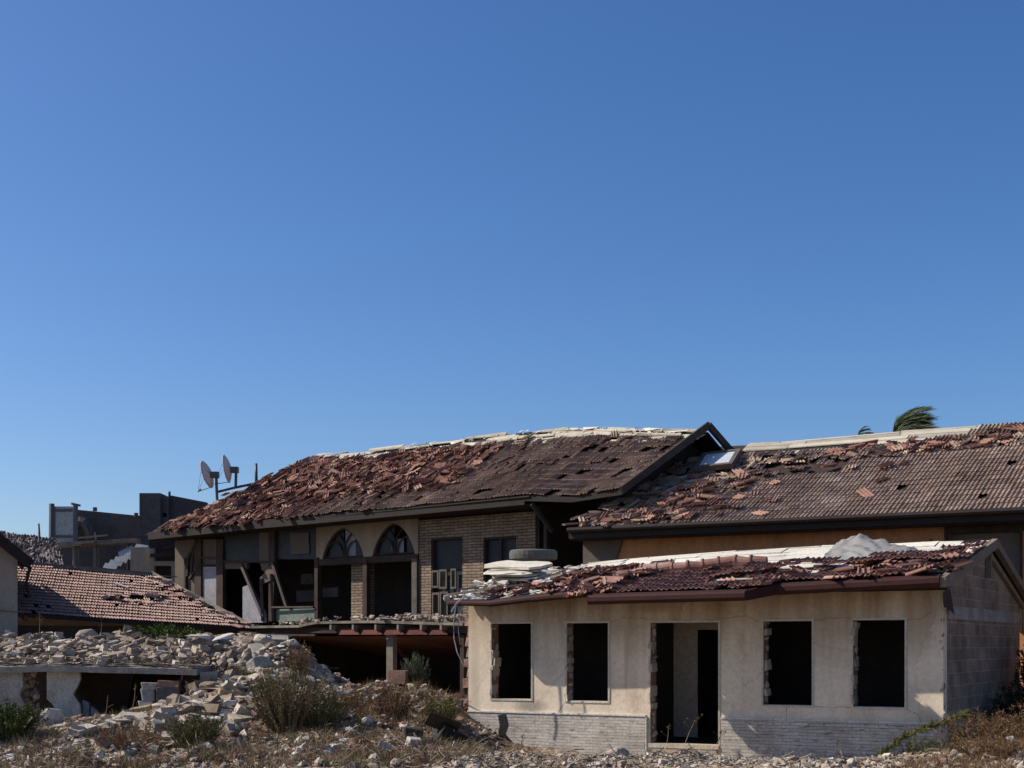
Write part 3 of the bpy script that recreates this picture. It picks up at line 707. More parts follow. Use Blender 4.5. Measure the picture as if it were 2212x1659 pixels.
fr_ = MB(); fr_.box(bx(2041), bx(2049), yB-.05, yB+.05, 2.4, 4.86, .3); fr_.box(bx(2049), 23, yB-.05, yB+.05, 4.62, 4.86, .3); fr_.beam((bx(2010), yB-.02, 4.5), (bx(2046), yB-.02, 4.15), .03, .03); fr_.box(bx(2203), bx(2209), yB-.04, yB+.1, 2.4, 4.62, .3)
fr_.build('timber_frame', M_darkwood, hb)
# skylight lifted out of the roof
def proj_on(fr, posf, u, v, y0=0, y1=7):
    """find local (x,y) on the roof seen at (u,v)"""
    best = None
    for i in range(141):
        y = y0+(y1-y0)*i/140; x = fr.hx(u, y); p = fr.w(x, y); z = posf(x, y)[2]; vv = HV - (z-CZ)*F/p.y
        if best is None or abs(vv-v) < best[0]: best = (abs(vv-v), x, y)
    return best[1], best[2]
s1 = proj_on(B, posB, 1497, 1034); s2 = proj_on(B, posB, 1590, 985)
sx0, sy0 = s1; slb = MB(); g = MB()
wS, hS = 1.08, 1.12
tilt = Euler((R(28), R(-3), R(5))).to_matrix()
org = Vector((sx0, sy0, zB(sx0, sy0)+.28))
def sk(a, b, c): return org + tilt @ Vector((a, b, c))
for a0, a1, b0, b1 in ((0, wS, 0, .12), (0, wS, hS-.12, hS), (0, .12, .12, hS-.12), (wS-.12, wS, .12, hS-.12)):
    slb.add([sk(a, b, c) for c in (-.12, .03) for b in (b0, b1) for a in (a0, a1)], [(0,2,3,1),(4,5,7,6),(0,1,5,4),(2,6,7,3),(0,4,6,2),(1,3,7,5)], .6)
so = slb.build('skylight', M_darkgrey2, hb); so['label'] = 'square skylight tilted out of the broken roof'
g.add([sk(.12, .12, .0), sk(wS-.12, .12, .0), sk(wS-.12, hS-.12, .0), sk(.12, hS-.12, .0)], [(0,1,2,3)], .5); g.build('pane', M_skyglass, so)
hl = MB()
x_, y_ = sx0-.1, sy0-.45
for (a, b, c, d) in ((0, 0, 1.5, 0), (0, 0, .3, 1.3), (1.5, 0, 1.6, 1.3), (-.8, -.2, .9, .1), (-.6, .3, .2, .5)):
    hl.beam(Vector(posB(x_+a, y_+b))+Vector((0, 0, .06)), Vector(posB(x_+c, y_+d))+Vector((0, 0, .1)), .07, .06)
hl.build('roof_lath', M_board, hb)
dk = MB(); q = [Vector(posB(x_+a, y_+b))+Vector((0, 0, .045)) for a, b in ((.05, .05), (1.45, .05), (1.5, 1.2), (.2, 1.2))]; dk.add(q, [(0,1,2,3)], .3); dk.build('roof_hole_shade', M_innershade, hb)  # flat dark sheet painted as the shade inside the hole

# =================================================================== HOUSE A : near plastered house
random.seed(5)
ha = fthing('plastered_house', 'cream plastered single-storey ruin with four empty windows and a doorway', 'house', A)
LA = 8.98
def ax(u, y=0): return A.hx(u, y)
wins = [(ax(1062), ax(1148), 1.106, 2.535), (ax(1224.5), ax(1314), 1.10, 2.535), (ax(1649), ax(1754), 1.105, 2.54), (ax(1843), ax(1954.5), 1.105, 2.545)]
door = (ax(1405), ax(1552), .37, 2.53)
WT = .26
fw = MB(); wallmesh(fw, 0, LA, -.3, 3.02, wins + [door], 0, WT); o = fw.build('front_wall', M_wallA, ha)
# walls of the rest
gw = MB(); gw.prism([(.263, -.3), (6.8, -.3), (6.8, 2.95), (3.4, 3.86), (.263, 3.02)], 'x', LA-.24, LA-.01, .5); gw.build('gable_wall', M_gable, ha)
gl = MB(); gl.prism([(.263, -.3), (6.8, -.3), (6.8, 2.95), (3.4, 3.8), (.263, 2.9)], 'x', .0, .2, .5); gl.build('left_wall', M_gable, ha)
bw_ = MB(); bw_.box(.2, LA-.24, 6.6, 6.8, -.3, 2.95, .5); bw_.box(.205, .25, .27, 6.6, -.1, 2.9, .5); bw_.box(LA-.3, LA-.245, .27, 6.6, -.1, 2.9, .5); bw_.build('back_wall', M_innershade, ha)  # thin side liners carry the painted darkness of the unlit rooms
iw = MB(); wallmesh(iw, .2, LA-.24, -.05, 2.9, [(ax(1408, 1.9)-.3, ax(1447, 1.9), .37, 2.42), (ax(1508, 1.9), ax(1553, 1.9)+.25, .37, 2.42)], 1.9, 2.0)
iw.build('inner_partition', M_innershade, ha)  # painted near-black as if unlit; only the hall part stays pale
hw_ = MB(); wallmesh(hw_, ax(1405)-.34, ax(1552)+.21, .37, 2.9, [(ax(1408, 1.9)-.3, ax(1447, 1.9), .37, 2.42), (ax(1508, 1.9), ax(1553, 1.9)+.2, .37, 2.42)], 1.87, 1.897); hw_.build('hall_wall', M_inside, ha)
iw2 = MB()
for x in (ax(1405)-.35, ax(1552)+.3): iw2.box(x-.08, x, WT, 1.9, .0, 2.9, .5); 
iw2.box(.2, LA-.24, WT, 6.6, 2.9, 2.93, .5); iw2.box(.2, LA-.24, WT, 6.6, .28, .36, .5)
iw2.build('ceiling_and_partition', M_innershade, ha)
iw3 = MB(); iw3.box(.2, LA-.24, 4.2, 4.3, .37, 2.9, .5); iw3.build('inner_partition', M_innershade, ha)
# broken masonry on the left corner
bl = MB()
for i in range(12):
    z = .3 + i*.2; 
    if z > 2.5: break
    bl.box(-.12-random.uniform(-.06, .08), .0, .05+random.uniform(-.02, .05), .3, z, z+.17, None, jit=.02)
bl.build('broken_bricks', M_rubbrick, ha)
# dado and trim strip
dd_ = MB(); ds = [(0.02, door[0]-.08), (door[1]+.06, LA-.02)]
for a, b in ds: dd_.box(a, b, -.035, -.002, -.3, .84, .5)
dd_.build('stone_dado', M_dado, ha)
tr = MB()
tr.box(0.0, door[0]-.08, -.05, .0, .843, .872, .8); tr.box(door[1]+.06, LA-.02, -.05, .0, .843, .872, .5)
tr.box(door[0]-.078, door[0]-.06, -.045, -.002, .1, .84, .6)
tr.build('dado_strip', M_paleconc, ha)
def frame_of(w, name, parent=ha, sill=True):
    m = MB(); a, b, c, d = w; t = .032; y0, y1 = -.014, -.001
    z = c-(t if sill else 0)
    while z < d+t-.02:
        h = min(random.uniform(.1, .4), d+t-z)
        if random.random() < .8: m.box(a-t*random.uniform(.7, 1), a, y0, y1, z, z+h-.004, random.random(), jit=.004)
        z += h
    m.box(b, b+t, y0, y1, c-(t if sill else 0), d+t, .5, jit=.003); m.box(a, b, y0, y1, d, d+t, .5, jit=.003)
    if sill: m.box(a, b, y0, y1, c-t, c, .5, jit=.003)
    return m.build(name, M_trimA, parent)
def jamb(w, parent, both=False):
    """ragged masonry where the frame was torn from the left reveal"""
    m = MB(); a, b, c, d = w; z = c
    while z < d-.03:
        h = random.uniform(.06, .17); h = min(h, d-z); ww = random.choice((.006, .012, .02, .035, .05)) + random.uniform(0, .012)
        if random.random() < .88: put(m, random.choice((ROCK, BLOCK, ROCK)), Vector((a-.012+ww/2, random.uniform(.08, .16), z+h/2)), (ww/2+.02, .12, h*.62), Euler((0, random.gauss(0, .1), 0)))
        z += h
    m.build('torn_reveal', M_rubpale2, parent)
    m = MB(); m.box(a-.004, a+.004, .01, WT-.01, c, d, .4); m.build('brick_reveal', M_rubbrick, parent)
for w in wins: o = frame_of(w, 'window_opening'); jamb(w, o)
do = frame_of(door, 'doorway', sill=False); jamb(door, do)
# hairline cracks and chipped corners
ck = MB()
def crack(pts, w=.006):
    P = [A.hit(u, v, 0) for u, v in pts]; q = []
    for (x0_, z0_), (x1_, z1_) in zip(P, P[1:]):
        n = max(2, int(math.hypot(x1_-x0_, z1_-z0_)/.07))
        for i in range(n): q.append((x0_+(x1_-x0_)*i/n + random.gauss(0, .006), z0_+(z1_-z0_)*i/n + random.gauss(0, .008)))
    q.append(P[-1])
    for a, b in zip(q, q[1:]):
        ww = w*random.uniform(.4, 1.2); dx_, dz_ = b[0]-a[0], b[1]-a[1]; L_ = math.hypot(dx_, dz_) or 1; nx_, nz_ = -dz_/L_*ww/2, dx_/L_*ww/2
        ck.add([(a[0]-nx_, -.0025, a[1]-nz_), (b[0]-nx_, -.0025, b[1]-nz_), (b[0]+nx_, -.0025, b[1]+nz_), (a[0]+nx_, -.0025, a[1]+nz_)], [(0,1,2,3)], .4)
for pts in ([(1757, 1340), (1800, 1336), (1841, 1336)], [(1957, 1338), (1990, 1337), (2012, 1322), (2010, 1290)], [(1757, 1525), (1800, 1528), (1840, 1528)], [(1699, 1526), (1700, 1558)], [(1148, 1350), (1165, 1322), (1160, 1300)],
            [(1316, 1345), (1345, 1335), (1400, 1338)], [(1222, 1515), (1205, 1538)], [(1640, 1343), (1610, 1330), (1560, 1337)], [(1955, 1530), (1985, 1545), (1990, 1562)], [(1480, 1560-230), (1470, 1310), (1482, 1296)]): crack(pts)
ck.build('wall_crack', M_darkwood, ha)
ch = MB()
for i in range(26):
    z = random.uniform(-.1, 2.9); put(ch, ROCK, Vector((LA - random.uniform(0, .03), random.uniform(.0, .05), z)), (random.uniform(.015, .04), random.uniform(.02, .05), random.uniform(.04, .13)))
for i in range(14):
    z = random.uniform(-.1, 2.9); put(ch, ROCK, Vector((.01, .04, z)), (random.uniform(.01, .03), .05, random.uniform(.03, .1)))
ch.build('chipped_corner', M_rub, ha)
# steps
sp_ = MB(); sp_.box(door[0]-.02, door[1]+.02, -.06, .28, .30, .372, .7, jit=.004); sp_.box(door[0]+.05, door[1]-.02, -.05, -.003, .16, .298, .1, jit=.004)
sp_.box(door[0]-.1, door[1]+.28, -.42, -.06, .10, .165, .6, jit=.006); sp_.box(door[0], door[1]+.2, -.40, -.06, -.05, .098, .1)
sp_.box(door[0]-.1, door[1]+.05, -.78, -.42, -.06, .0, .5, jit=.006)
sp_.build('door_step', pmat('worn_step_stone', [(.26,.17,.12), (.46,.38,.28), (.58,.52,.42)], 3, .5), ha)
pl_ = MB(); a, b = ax(1040), ax(1160); pl_.box(a, b, -.55, -.04, .03, .10, .6, jit=.012); pl_.box(a+.1, b+.05, -.5, -.04, -.12, .02, .1, jit=.01); pl_.build('window_step', M_greywood, ha)
# burnt pipe stain: real soot-coloured vertical scar on dado
so_ = MB(); u0 = ax(1087)
pts = [(u0-.07, .80), (u0+.06, .82), (u0+.10, .62), (u0+.05, .45), (u0+.16, .30), (u0+.42, .14), (u0+.55, .05), (u0+.36, .07), (u0+.12, .22), (u0-.06, .30), (u0-.07, .45), (u0-.04, .6)]
pts = [(u0 + (x-u0)*1.35, z) for x, z in pts]; so_.prism(pts, 'y', -.041, -.036, .3); so_.build('soot_scar', M_black, ha)['label'] = 'black sooty hole running down the stone dado'

# --- roof of A : three displaced eave sections
yr = 3.4
XS1 = ax(1275, -1.4); XS2 = ax(1612, -1.4)
def ovA(x): return lin(x, [(0, .62), (XS1-.01, .72), (XS1+.01, 1.4), (XS2, 1.4), (XS2+.28, .74), (9.3, .74)])
def ridA(x): return lin(x, [(-.5, 3.70), (1.0, 3.86), (2.5, 3.93), (5, 4.02), (9.3, 4.03)])
def eazA(x): return lin(x, [(-.5, 2.96), (1, 2.98), (XS1-.01, 3.10), (XS1+.01, 2.98), (XS2, 3.0), (XS2+.28, 3.12), (9.3, 3.20)])
def posA(x, y):
    o = ovA(x); b = (y+o)/(yr+o); return (x, y, eazA(x)*(1-b) + ridA(x)*b - .06*math.sin(math.pi*min(1, max(0, b)))*(1 if x > 2.5 else 0) + .025*nz(x, y, .9, 3))
dA = MB()
n = 90
for i in range(n):
    xa_, xb_ = .12+(LA+.08)*i/n, .12+(LA+.08)*(i+1)/n
    for j in range(8):
        def yy(x, t): return -ovA(x)+(yr+ovA(x))*t
        q = [Vector(posA(x, yy(x, t)))-Vector((0, 0, .03)) for x, t in ((xa_, j/8), (xb_, j/8), (xb_, (j+1)/8), (xa_, (j+1)/8))]
        dA.add(q + [p-Vector((0, 0, .03)) for p in q], [(0,1,2,3), (7,6,5,4)], .4)
    q = [Vector(posA(xa_, yr)), Vector(posA(xb_, yr)), Vector((xb_, 7.3, 2.95)), Vector((xa_, 7.3, 2.95))]
    dA.add([p-Vector((0, 0, .03)) for p in q] + [p-Vector((0, 0, .07)) for p in q], [(0,1,2,3), (7,6,5,4)], .4)
dA.build('roof_deck', M_darkwood, ha)
wbA = MB(); boards(wbA, posA, .9, LA+.2, 0.0, yr+.06, lambda x, y: True, .42, 1.5, .022, .022, .02)
wbA.build('roof_boards', M_boardw, ha)
def bA(x, y): o = ovA(x); return (y+o)/(yr+o)
def keepA(x, y):
    b = bA(x, y)
    if b < .01: return 0
    top = lin(x, [(0, .3), (1.9, .35), (2.6, .64), (3.2, .58), (6, .54), (7.1, .48), (7.4, .58), (8.3, .60), (8.7, .72), (9.3, .78)])
    if b > top + .03*nz(x*3, y, 1, 5): return 0
    if x < 2.2: return .15
    if x > 5.1 and abs(b - lin(x, [(5, .26), (6.2, .34), (9.2, .36)])) < .035: return 0
    return .97
tA = MB()
def posA2(x, y):
    p = posA(x, y); g = lin(x, [(5, .26), (6.2, .34), (9.2, .36)]); k = min(1, max(0, (x-4.9)/.5)) if bA(x, y) > g else 0
    return (p[0], p[1], p[2] + .11*k + .03*nz(x*2, y*2, 1, 8))
tiles(tA, posA2, 0, LA+.2, -1.36, yr, keepA,
      lambda x, y: min(1, max(.05, 1.0-(x-1.5)/1.5 if x < 4 else .05, .8*math.exp(-((x-XS2-.1)/.35)**2) if bA(x, y) < .5 else 0, (x-7.2)/2.2 if bA(x, y) < .4 else (x-7.6)/3)), lambda x, y: .45+random.gauss(0, .18)+.3*nz(x, y, .8, 6), lift=.035)
tA.build('roof_tiles', M_tileA, ha)
lA = MB()
loose(lA, posA, 150, lambda: U(1.5, 3.5), lambda: U(-.6, 1.7), .03, .17, .3, .7); loose(lA, posA, 40, lambda: U(7.2, 9.0), lambda: U(-.75, 1.6), .03, .12, .3, .7)
loose(lA, posA, 14, lambda: U(3, 7), lambda: U(-.5, 1.3), .03, .07, .25, .3)
loose(lA, posA, 26, lambda: U(2.8, 3.6), lambda: U(-1.35, -.6), .03, .09, .25, .5)
loose(lA, posA, 60, lambda: U(.2, 2.2), lambda: U(-.4, .7), .03, .12, .25, .7)
lA.build('loose_tiles', M_tileA, ha)
# half round ridge tiles lying across the slope
rt = MB()
p0 = proj_on(A, posA, 1385, 1245, -1, 3.4); p1 = proj_on(A, posA, 1655, 1224, -1, 3.4)
nR = 8
for i in range(nR):
    t0, t1 = i/nR, (i+1)/nR - .006
    a = Vector(posA(p0[0]+(p1[0]-p0[0])*t0, p0[1]+(p1[1]-p0[1])*t0)); b = Vector(posA(p0[0]+(p1[0]-p0[0])*t1, p0[1]+(p1[1]-p0[1])*t1))
    a.z += .09 + .04*random.random(); b.z += .11 + .03*math.sin(i*1.7); a.y += random.gauss(0, .02)
    rt.tube([a, a.lerp(b, .12), a.lerp(b, .14), b+(b-a)*.10], [.135, .135, .115, .095], 14, random.uniform(.35, .95))
rt.build('ridge_tiles', M_tileA, ha, smooth=False)
# gutters
gu = MB()
def gutter(x0, x1, o0, o1, z0, z1, r=.5, hh=.12):
    pr = [(.03, .07), (-.015, .05), (-.07, .035), (-.085, .0), (-.085, -hh*.55), (-.05, -hh), (.03, -hh)]
    n = len(pr); vs = [(x0, -o0+a, z0+b) for a, b in pr] + [(x1, -o1+a, z1+b) for a, b in pr]
    gu.add(vs, [(i, (i+1) % n, n+(i+1) % n, n+i) for i in range(n)] + [tuple(range(n))[::-1], tuple(range(n, 2*n))], r)
gutter(XS1-.02, XS2, 1.40, 1.40, 2.95, 2.975, .5, .12); gutter(XS2, XS2+.3, 1.40, .74, 2.975, 3.09, .4, .12); gutter(XS2+.3, 9.1, .74, .74, 3.09, 3.18, .6, .13)
gutter(-.02, .9, .66, .68, 2.93, 2.91, .5, .06); gutter(.9, 1.8, .68, .70, 2.91, 2.99, .5, .07); gutter(1.8, XS1+.1, .70, .72, 2.99, 3.10, .5, .08)
gu.build('gutter', M_gutA, ha)
sf = MB()
for a, b in ((0, XS1), (XS1, XS2), (XS2+.3, 9.05)):
    oa = ovA(a+.05); za, zb2 = eazA(a+.05), eazA(b-.05)
    sf.add([(a, -oa, za-.05), (b, -oa, zb2-.05), (b, .0, 3.03), (a, .0, 3.03), (a, -oa, za-.02), (b, -oa, zb2-.02), (b, .0, 3.08), (a, .0, 3.08)], [(0,1,2,3), (7,6,5,4), (0,4,5,1), (0,3,7,4), (1,5,6,2)], .4)
sf.add([(XS2-.02, -1.38, 2.955), (XS2+.32, -.74, 3.07), (XS2+.32, 0, 3.035), (XS2-.02, 0, 3.035)], [(0,1,2,3)], .4); sf.add([(XS2-.02, -1.38, 2.965), (XS2+.32, -.74, 3.08), (XS2+.32, -.3, 3.17), (XS2-.02, -.9, 3.12)], [(0,1,2,3)], .4)
sf.build('soffit', M_gutA, ha)
# gable timbers
gt = MB(); xg = LA+.16
gt.beam((xg, -.75, 3.12), (xg, yr, 3.98), .10, .17, .5); gt.beam((xg, yr, 3.98), (xg, 7.3, 2.93), .10, .14, .4)
gt.beam((xg-.13, .0, 3.1), (xg-.13, yr, 3.82), .07, .1, .7); gt.beam((xg-.13, yr, 3.82), (xg-.13, 7.0, 2.9), .07, .1, .7); gt.beam((xg-.1, yr, 3.9), (xg-.1, yr, 3.35), .08, .08, .6)
gt.build('barge_board', M_greywood, ha)
gp = MB(); gp.box(LA-.009, LA+.02, .3, 6.5, 2.56, 2.78, .6); gp.build('lintel_band', M_concrete, ha)
fl = MB(); fl.add([(LA+.02, -.12, 2.98), (LA+.04, .32, 3.05), (LA+.10, .36, 2.62), (LA+.06, .10, 2.72), (LA+.02, -.1, 2.8)], [(0,1,2,3,4)], .4); fl.build('hanging_felt', M_black, ha)
# crumpled plastic sheet on the roof
def crumple(poly_uv, fr, posf, h, name, mt, parent, peak=None, y0=-1, y1=4, nn=34):
    c = [proj_on(fr, posf, u, v, y0, y1) for u, v in poly_uv]; m = MB(); vs = []; fs = []
    for i in range(nn+1):
        for j in range(nn+1):
            a, b = i/nn, j/nn
            x = (c[0][0]*(1-a)+c[1][0]*a)*(1-b) + (c[3][0]*(1-a)+c[2][0]*a)*b; y = (c[0][1]*(1-a)+c[1][1]*a)*(1-b) + (c[3][1]*(1-a)+c[2][1]*a)*b
            z = posf(x, y)[2] +   .05 + h*.45*abs(noise.fractal(Vector((x*3, y*3, 2)), 1, 2, 4))
            if peak: z += h*(max(0, 1-abs(a-peak[0])*2.0)**1.0*max(0, 1-abs(b-peak[1])*1.5)**.8 + .22*abs(math.sin(a*13+b*4))*max(0, 1-abs(a-.45)*1.6)*b + .35*max(0, 1-abs(a-.8)*5)*max(0, 1-abs(b-.5)*2))*(1+.25*nz(a*9, b*9, 1, 2))
            vs.append((x, y, z))
    for i in range(nn):
        for j in range(nn): k = i*(nn+1)+j; fs.append((k, k+1, k+nn+2, k+nn+1))
    m.add(vs, fs, .5); return m.build(name, mt, parent, smooth=True)
cs = crumple([(1775, 1214), (2010, 1222), (1975, 1188), (1820, 1180)], A, posA, .20, 'crumpled_sheet', M_plastic, None, (.3, .7))
cs.parent = None; cs.location = (A.ox, A.oy, 0); cs.rotation_euler = (0, 0, -A.th); tag(cs, 'crumpled grey-white plastic sheet peaked up on the cream house roof', 'plastic sheet')
# things lying on A's roof -------------------------------------------------
def onA(u, v, y0=-1, y1=3.4):
    x, y = proj_on(A, posA, u, v, y0, y1); return Vector(posA(x, y)), A.w(x, y, posA(x, y)[2])
tk = MB(); 
_, wp = onA(1152, 1212); vs = []
pr = [(.0, 0), (.43, 0), (.475, .02), (.485, .10), (.475, .18), (.44, .205), (.0, .21)]
n = 28; vs = []; fs = []
for i in range(n):
    t = 2*math.pi*i/n
    for r_, z in pr: vs.append((r_*math.cos(t)*(1 + .02*math.sin(3*t)), r_*math.sin(t)*.8, z))
k = len(pr)
for i in range(n):
    for j in range(k-1): fs.append((i*k+j, ((i+1) % n)*k+j, ((i+1) % n)*k+j+1, i*k+j+1))
tk.add(vs, fs, .25)
to = tk.build('round_slab', M_capc, smooth=False); bm = bmesh.new(); bm.from_mesh(to.data); bmesh.ops.remove_doubles(bm, verts=bm.verts, dist=1e-4); bmesh.ops.recalc_face_normals(bm, faces=bm.faces); bm.to_mesh(to.data); bm.free()
to.location = A.w(ax(1152, 1.6), 1.6, 3.83); tag(to, 'round grey concrete cap lying on the left end of the cream house roof', 'concrete slab')
# cement board stack
def slabthing(name, label, cat, loc, size, rot, mt, rnd=.6, tpl=None, group=None):
    m = MB(); v, f = tpl or random.choice(BLOCK); m.add([Vector((a.x*size[0], a.y*size[1], a.z*size[2])) for a in v], f, rnd)
    o = m.build(name, mt); o.location = loc; o.rotation_euler = rot; tag(o, label, cat, group)
    if name not in ('cement_board',): bv = o.modifiers.new('bevel', 'BEVEL'); bv.width = min(size)*.15; bv.segments = 1
    return o
def slabtpl():
    n = 14; vs = []
    for z in (-1, 1):
        for k in range(n):
            a = 2*math.pi*k/n; c, s_ = math.cos(a), math.sin(a); q = 1/max(abs(c), abs(s_)); q *= random.uniform(.74, 1.0) if random.random() < .4 else .98
            vs.append(Vector((c*q, s_*q, z + (.3*random.random() if z > 0 else 0))))
    return vs, [tuple(range(n))[::-1], tuple(range(n, 2*n))] + [(i, (i+1) % n, n+(i+1) % n, n+i) for i in range(n)]
sl_ = ['lowest and widest', 'second', 'third, tipped to the left', 'fourth, cracked', 'fifth, pushed back', 'sixth, tipped forward', 'topmost and longest']
for k, w_ in enumerate(sl_):
    u_ = 1112 + random.gauss(0, 7); y = .35 + random.gauss(0, .12); hw = (.70, .62, .60, .50, .56, .52, .74)[k]*random.uniform(.93, 1.05)
    slabthing('cement_board', w_ + ' pale board of the stack on the near roof', 'board', A.w(ax(u_, y), y, 3.31 + k*.058 + random.uniform(-.012, .012)), (hw, .36, random.choice((.012, .016, .022))),
              (R(9) + random.gauss(0, .04), random.gauss(0, .035), -A.th + random.gauss(0, .12)), M_boardw, random.uniform(.0, .6), slabtpl(), group='thin boards stacked on the near roof')
m = MB()
for i in range(420):
    x = U(-.2, 2.5); y = U(-.62, 1.5); p = Vector(posA(x, y)) + Vector((0, 0, U(0, .22 if .2 < x < 1.9 and y > -.2 else .1)))
    k = random.random()
    put(m, FLAT if k < .8 else ROCK, p, (U(.04, .24), U(.03, .10), U(.03, .09)), Euler((U(0, .5), random.gauss(0, .18), random.gauss(0, .5))))
m.build('roof_debris', M_rubpale, ha)
m = MB()
for i in range(23):
    x = i*.1+.12; zz = lin(x, [(-.3, 2.98), (.9, 2.96), (1.8, 3.03), (2.7, 3.14)])
    m.add([(x, -.66, zz+.03*math.sin(i*2.1)), (x+.1, -.66, zz+.03*math.sin(i*2.1+2.1)), (x+.1, -.2, zz+.14), (x, -.2, zz+.14)], [(0,1,2,3)], random.random())
m.build('metal_flashing', M_sheet, ha)
m = MB()
for (x, y, l, rz) in ((-.1, -.55, .9, .1), (.5, -.3, .8, .3), (1.4, .4, .9, -.6), (1.9, .2, .7, .9), (-.2, 0, .8, .5), (2.2, .8, .8, -.9), (2.6, .5, .6, .7)):
    p = Vector((x, y, posA(x, y)[2]+.12)); m.beam(p, p+Vector((l*math.cos(rz), l*math.sin(rz), .1)), .09, .04)
m.build('loose_plank', M_greywood, ha)
# dangling cables from the left roof corner
for k, (pts, lab) in enumerate([([(1005, 1288), (985, 1308), (980, 1345), (981, 1380), (988, 1410), (1003, 1440)], 'long grey cable dangling from the left roof corner, curling at its end'),
                                ([(1012, 1290), (990, 1330), (990, 1362), (994, 1392)], 'shorter pale cable hanging beside the roof corner')]):
    m = MB(); m.tube([W(u, v, 26.6) for u, v in pts], .012, 5, .6); tag(m.build('cable', M_cable), lab, 'cable')
m = MB(); m.tube([W(997, 1292, 26.4), W(985, 1305, 26.4), W(975, 1322, 26.4)], .013, 5, .8); tag(m.build('cable', M_cable), 'stiff short wire sticking out left below the gutter end', 'cable')

# =================================================================== HOUSE D : low tiled roof at left
random.seed(44)
hd = fthing('low_tiled_house', 'low house with pinkish tiled roof, behind the rubble at left', 'house', D)
RYd = 4.0
def posD(x, y): return (x, y, 2.88 - .056*x + y*.362 + .02*nz(x, y, .8, 3))
def hipD(y): return 5.86 - 1.5*y/RYd
tD = MB()
tiles(tD, posD, -.6, 6.0, .08, RYd, lambda x, y: 0 if x > hipD(y)-.08 else (0 if (x > 1.6 and y > RYd-.35) or (2.6 < x < 3.4 and 1.5 < y < 1.75) else .99),
      lambda x, y: max(0, 1-(hipD(y)-x)/.9)*.9 if hipD(y)-x < .9 else (.5 if nz(x, y, .8, 21) > .42 else (.9 if (2.3 < x < 4 and 1.4 < y < 2.1 and random.random() < .4) else .03)),
      lambda x, y: .5+random.gauss(0, .15)+.2*nz(x, y, .6, 5), lift=.03, base_t=-.14, tsc=.72, sx=.150, sy=.235)
tD.build('roof_tiles', M_tileD, hd)
m = MB()
for i in range(3, 9):
    a, b = -3+i, -2+i
    for j in range(4):
        q = [(x, y, posD(x, y)[2]-.03) for x, y in ((min(a, hipD(j)), j), (min(b, hipD(j)), j), (min(b, hipD(j+1)), j+1), (min(a, hipD(j+1)), j+1))]
        m.add(q, [(0,1,2,3)], .4)
m.add([(0, 4, posD(0, 4)[2]-.03), (4.36, 4, posD(4.36, 4)[2]-.03), (5.86, 8, 2.5), (0, 8, 2.8)], [(0,1,2,3)], .4)
m.add([(5.86, 0, posD(5.86, 0)[2]-.03), (4.36, 4, posD(4.36, 4)[2]-.03), (5.86, 8, 2.5)], [(0,1,2)], .4)
m.build('roof_deck', M_darkwood, hd)
m = MB(); a = Vector(posD(5.86, 0)); b = Vector(posD(4.36, 4.0)); 
for i in range(11):
    p, q = a.lerp(b, i/11), a.lerp(b, (i+1)/11); m.tube([p+Vector((0, 0, .0)), q+Vector((0, 0, .03))], [.10, .075], 8, .8-random.random()*.5)
m.build('hip_tiles', M_greywood, hd)
m = MB(); m.beam(Vector(posD(-1, 4.0))+Vector((0, 0, .03)), Vector(posD(4.4, 4.0))+Vector((0, 0, .03)), .2, .08)
for i in range(14): m.beam(Vector(posD(1.4+i*.2, 3.75+random.gauss(0, .05)))+Vector((0, 0, .06)), Vector(posD(2.4+i*.2, 3.78+random.gauss(0, .05)))+Vector((0, 0, .06)), .08, .03)
m.build('ridge_lath', M_greywood, hd)
m = MB(); m.box(0, 5.6, .5, .7, 0, 2.6, .5); m.box(5.3, 5.5, .7, 7, 0, 2.5, .5); m.build('wall', pmat('brown_mud_plaster', [(.085,.05,.03), (.15,.09,.055)], 1.5, .3), hd)
m = MB(); m.beam((-.1, -.04, 2.845), (5.9, -.04, 2.51), .04, .10, .3); m.build('eave_fascia', M_fascia, hd)
m = MB(); m.beam((0.1, -.1, 2.75), (-.1, 3.9, 4.35), .1, .12, .5); m.build('verge_pipe', M_redpaint, hd)
# a few loose pieces on its roof
for (u, v, l, rz, lab) in ((260, 1272, .45, .75, 'pale slat lying on the pinkish tiled roof'), (335, 1300, .6, .1, 'dark grey slat lying lower on the pinkish tiled roof')):
    x, y = proj_on(D, posD, u, v, 0, 4); m = MB(); m.box(-l/2, l/2, -.05, .05, 0, .03, .8); o = m.build('roof_slat', M_boardw if l < .5 else M_greywood); o.location = D.w(x, y, posD(x, y)[2]+.09); o.rotation_euler = (.1, R(18), -D.th-rz); tag(o, lab, 'slat')

# =================================================================== HOUSE E : beige gable at the left edge
YE = 33.9; he = thing('beige_gable_house', 'beige plastered wall with dark sloping eave at the left edge', 'house', (W(38, 1391, YE).x, YE, 0), .40)
m = MB(); zt = W(38, 1198, YE).z
zr = W(0, 1160, YE).z; ze = W(64, 1216, YE).z; sl = (zr-ze)/((64)*YE/F)*.93
m.prism([(0, 0), (0, ze+sl*.3-.1), (-1.55, ze+sl*1.85-.1), (-3.3, ze+sl*.3-.1), (-3.3, 0)], 'y', 0, 2.6, .5); m.build('wall', plaster('beige_plaster', (.34,.29,.23), (.17,.13,.1), ztop=4.3, streak=.4), he)
m = MB(); zr = W(0, 1160, YE).z; ze = W(64, 1216, YE).z; sl = (zr-ze)/((64)*YE/F)*.93
p1_ = Vector((.30, -.12, ze)); p0_ = p1_ + Vector((-1.85, 0, sl*1.85)); p2_ = p0_ + Vector((-1.9, 0, -sl*1.65))
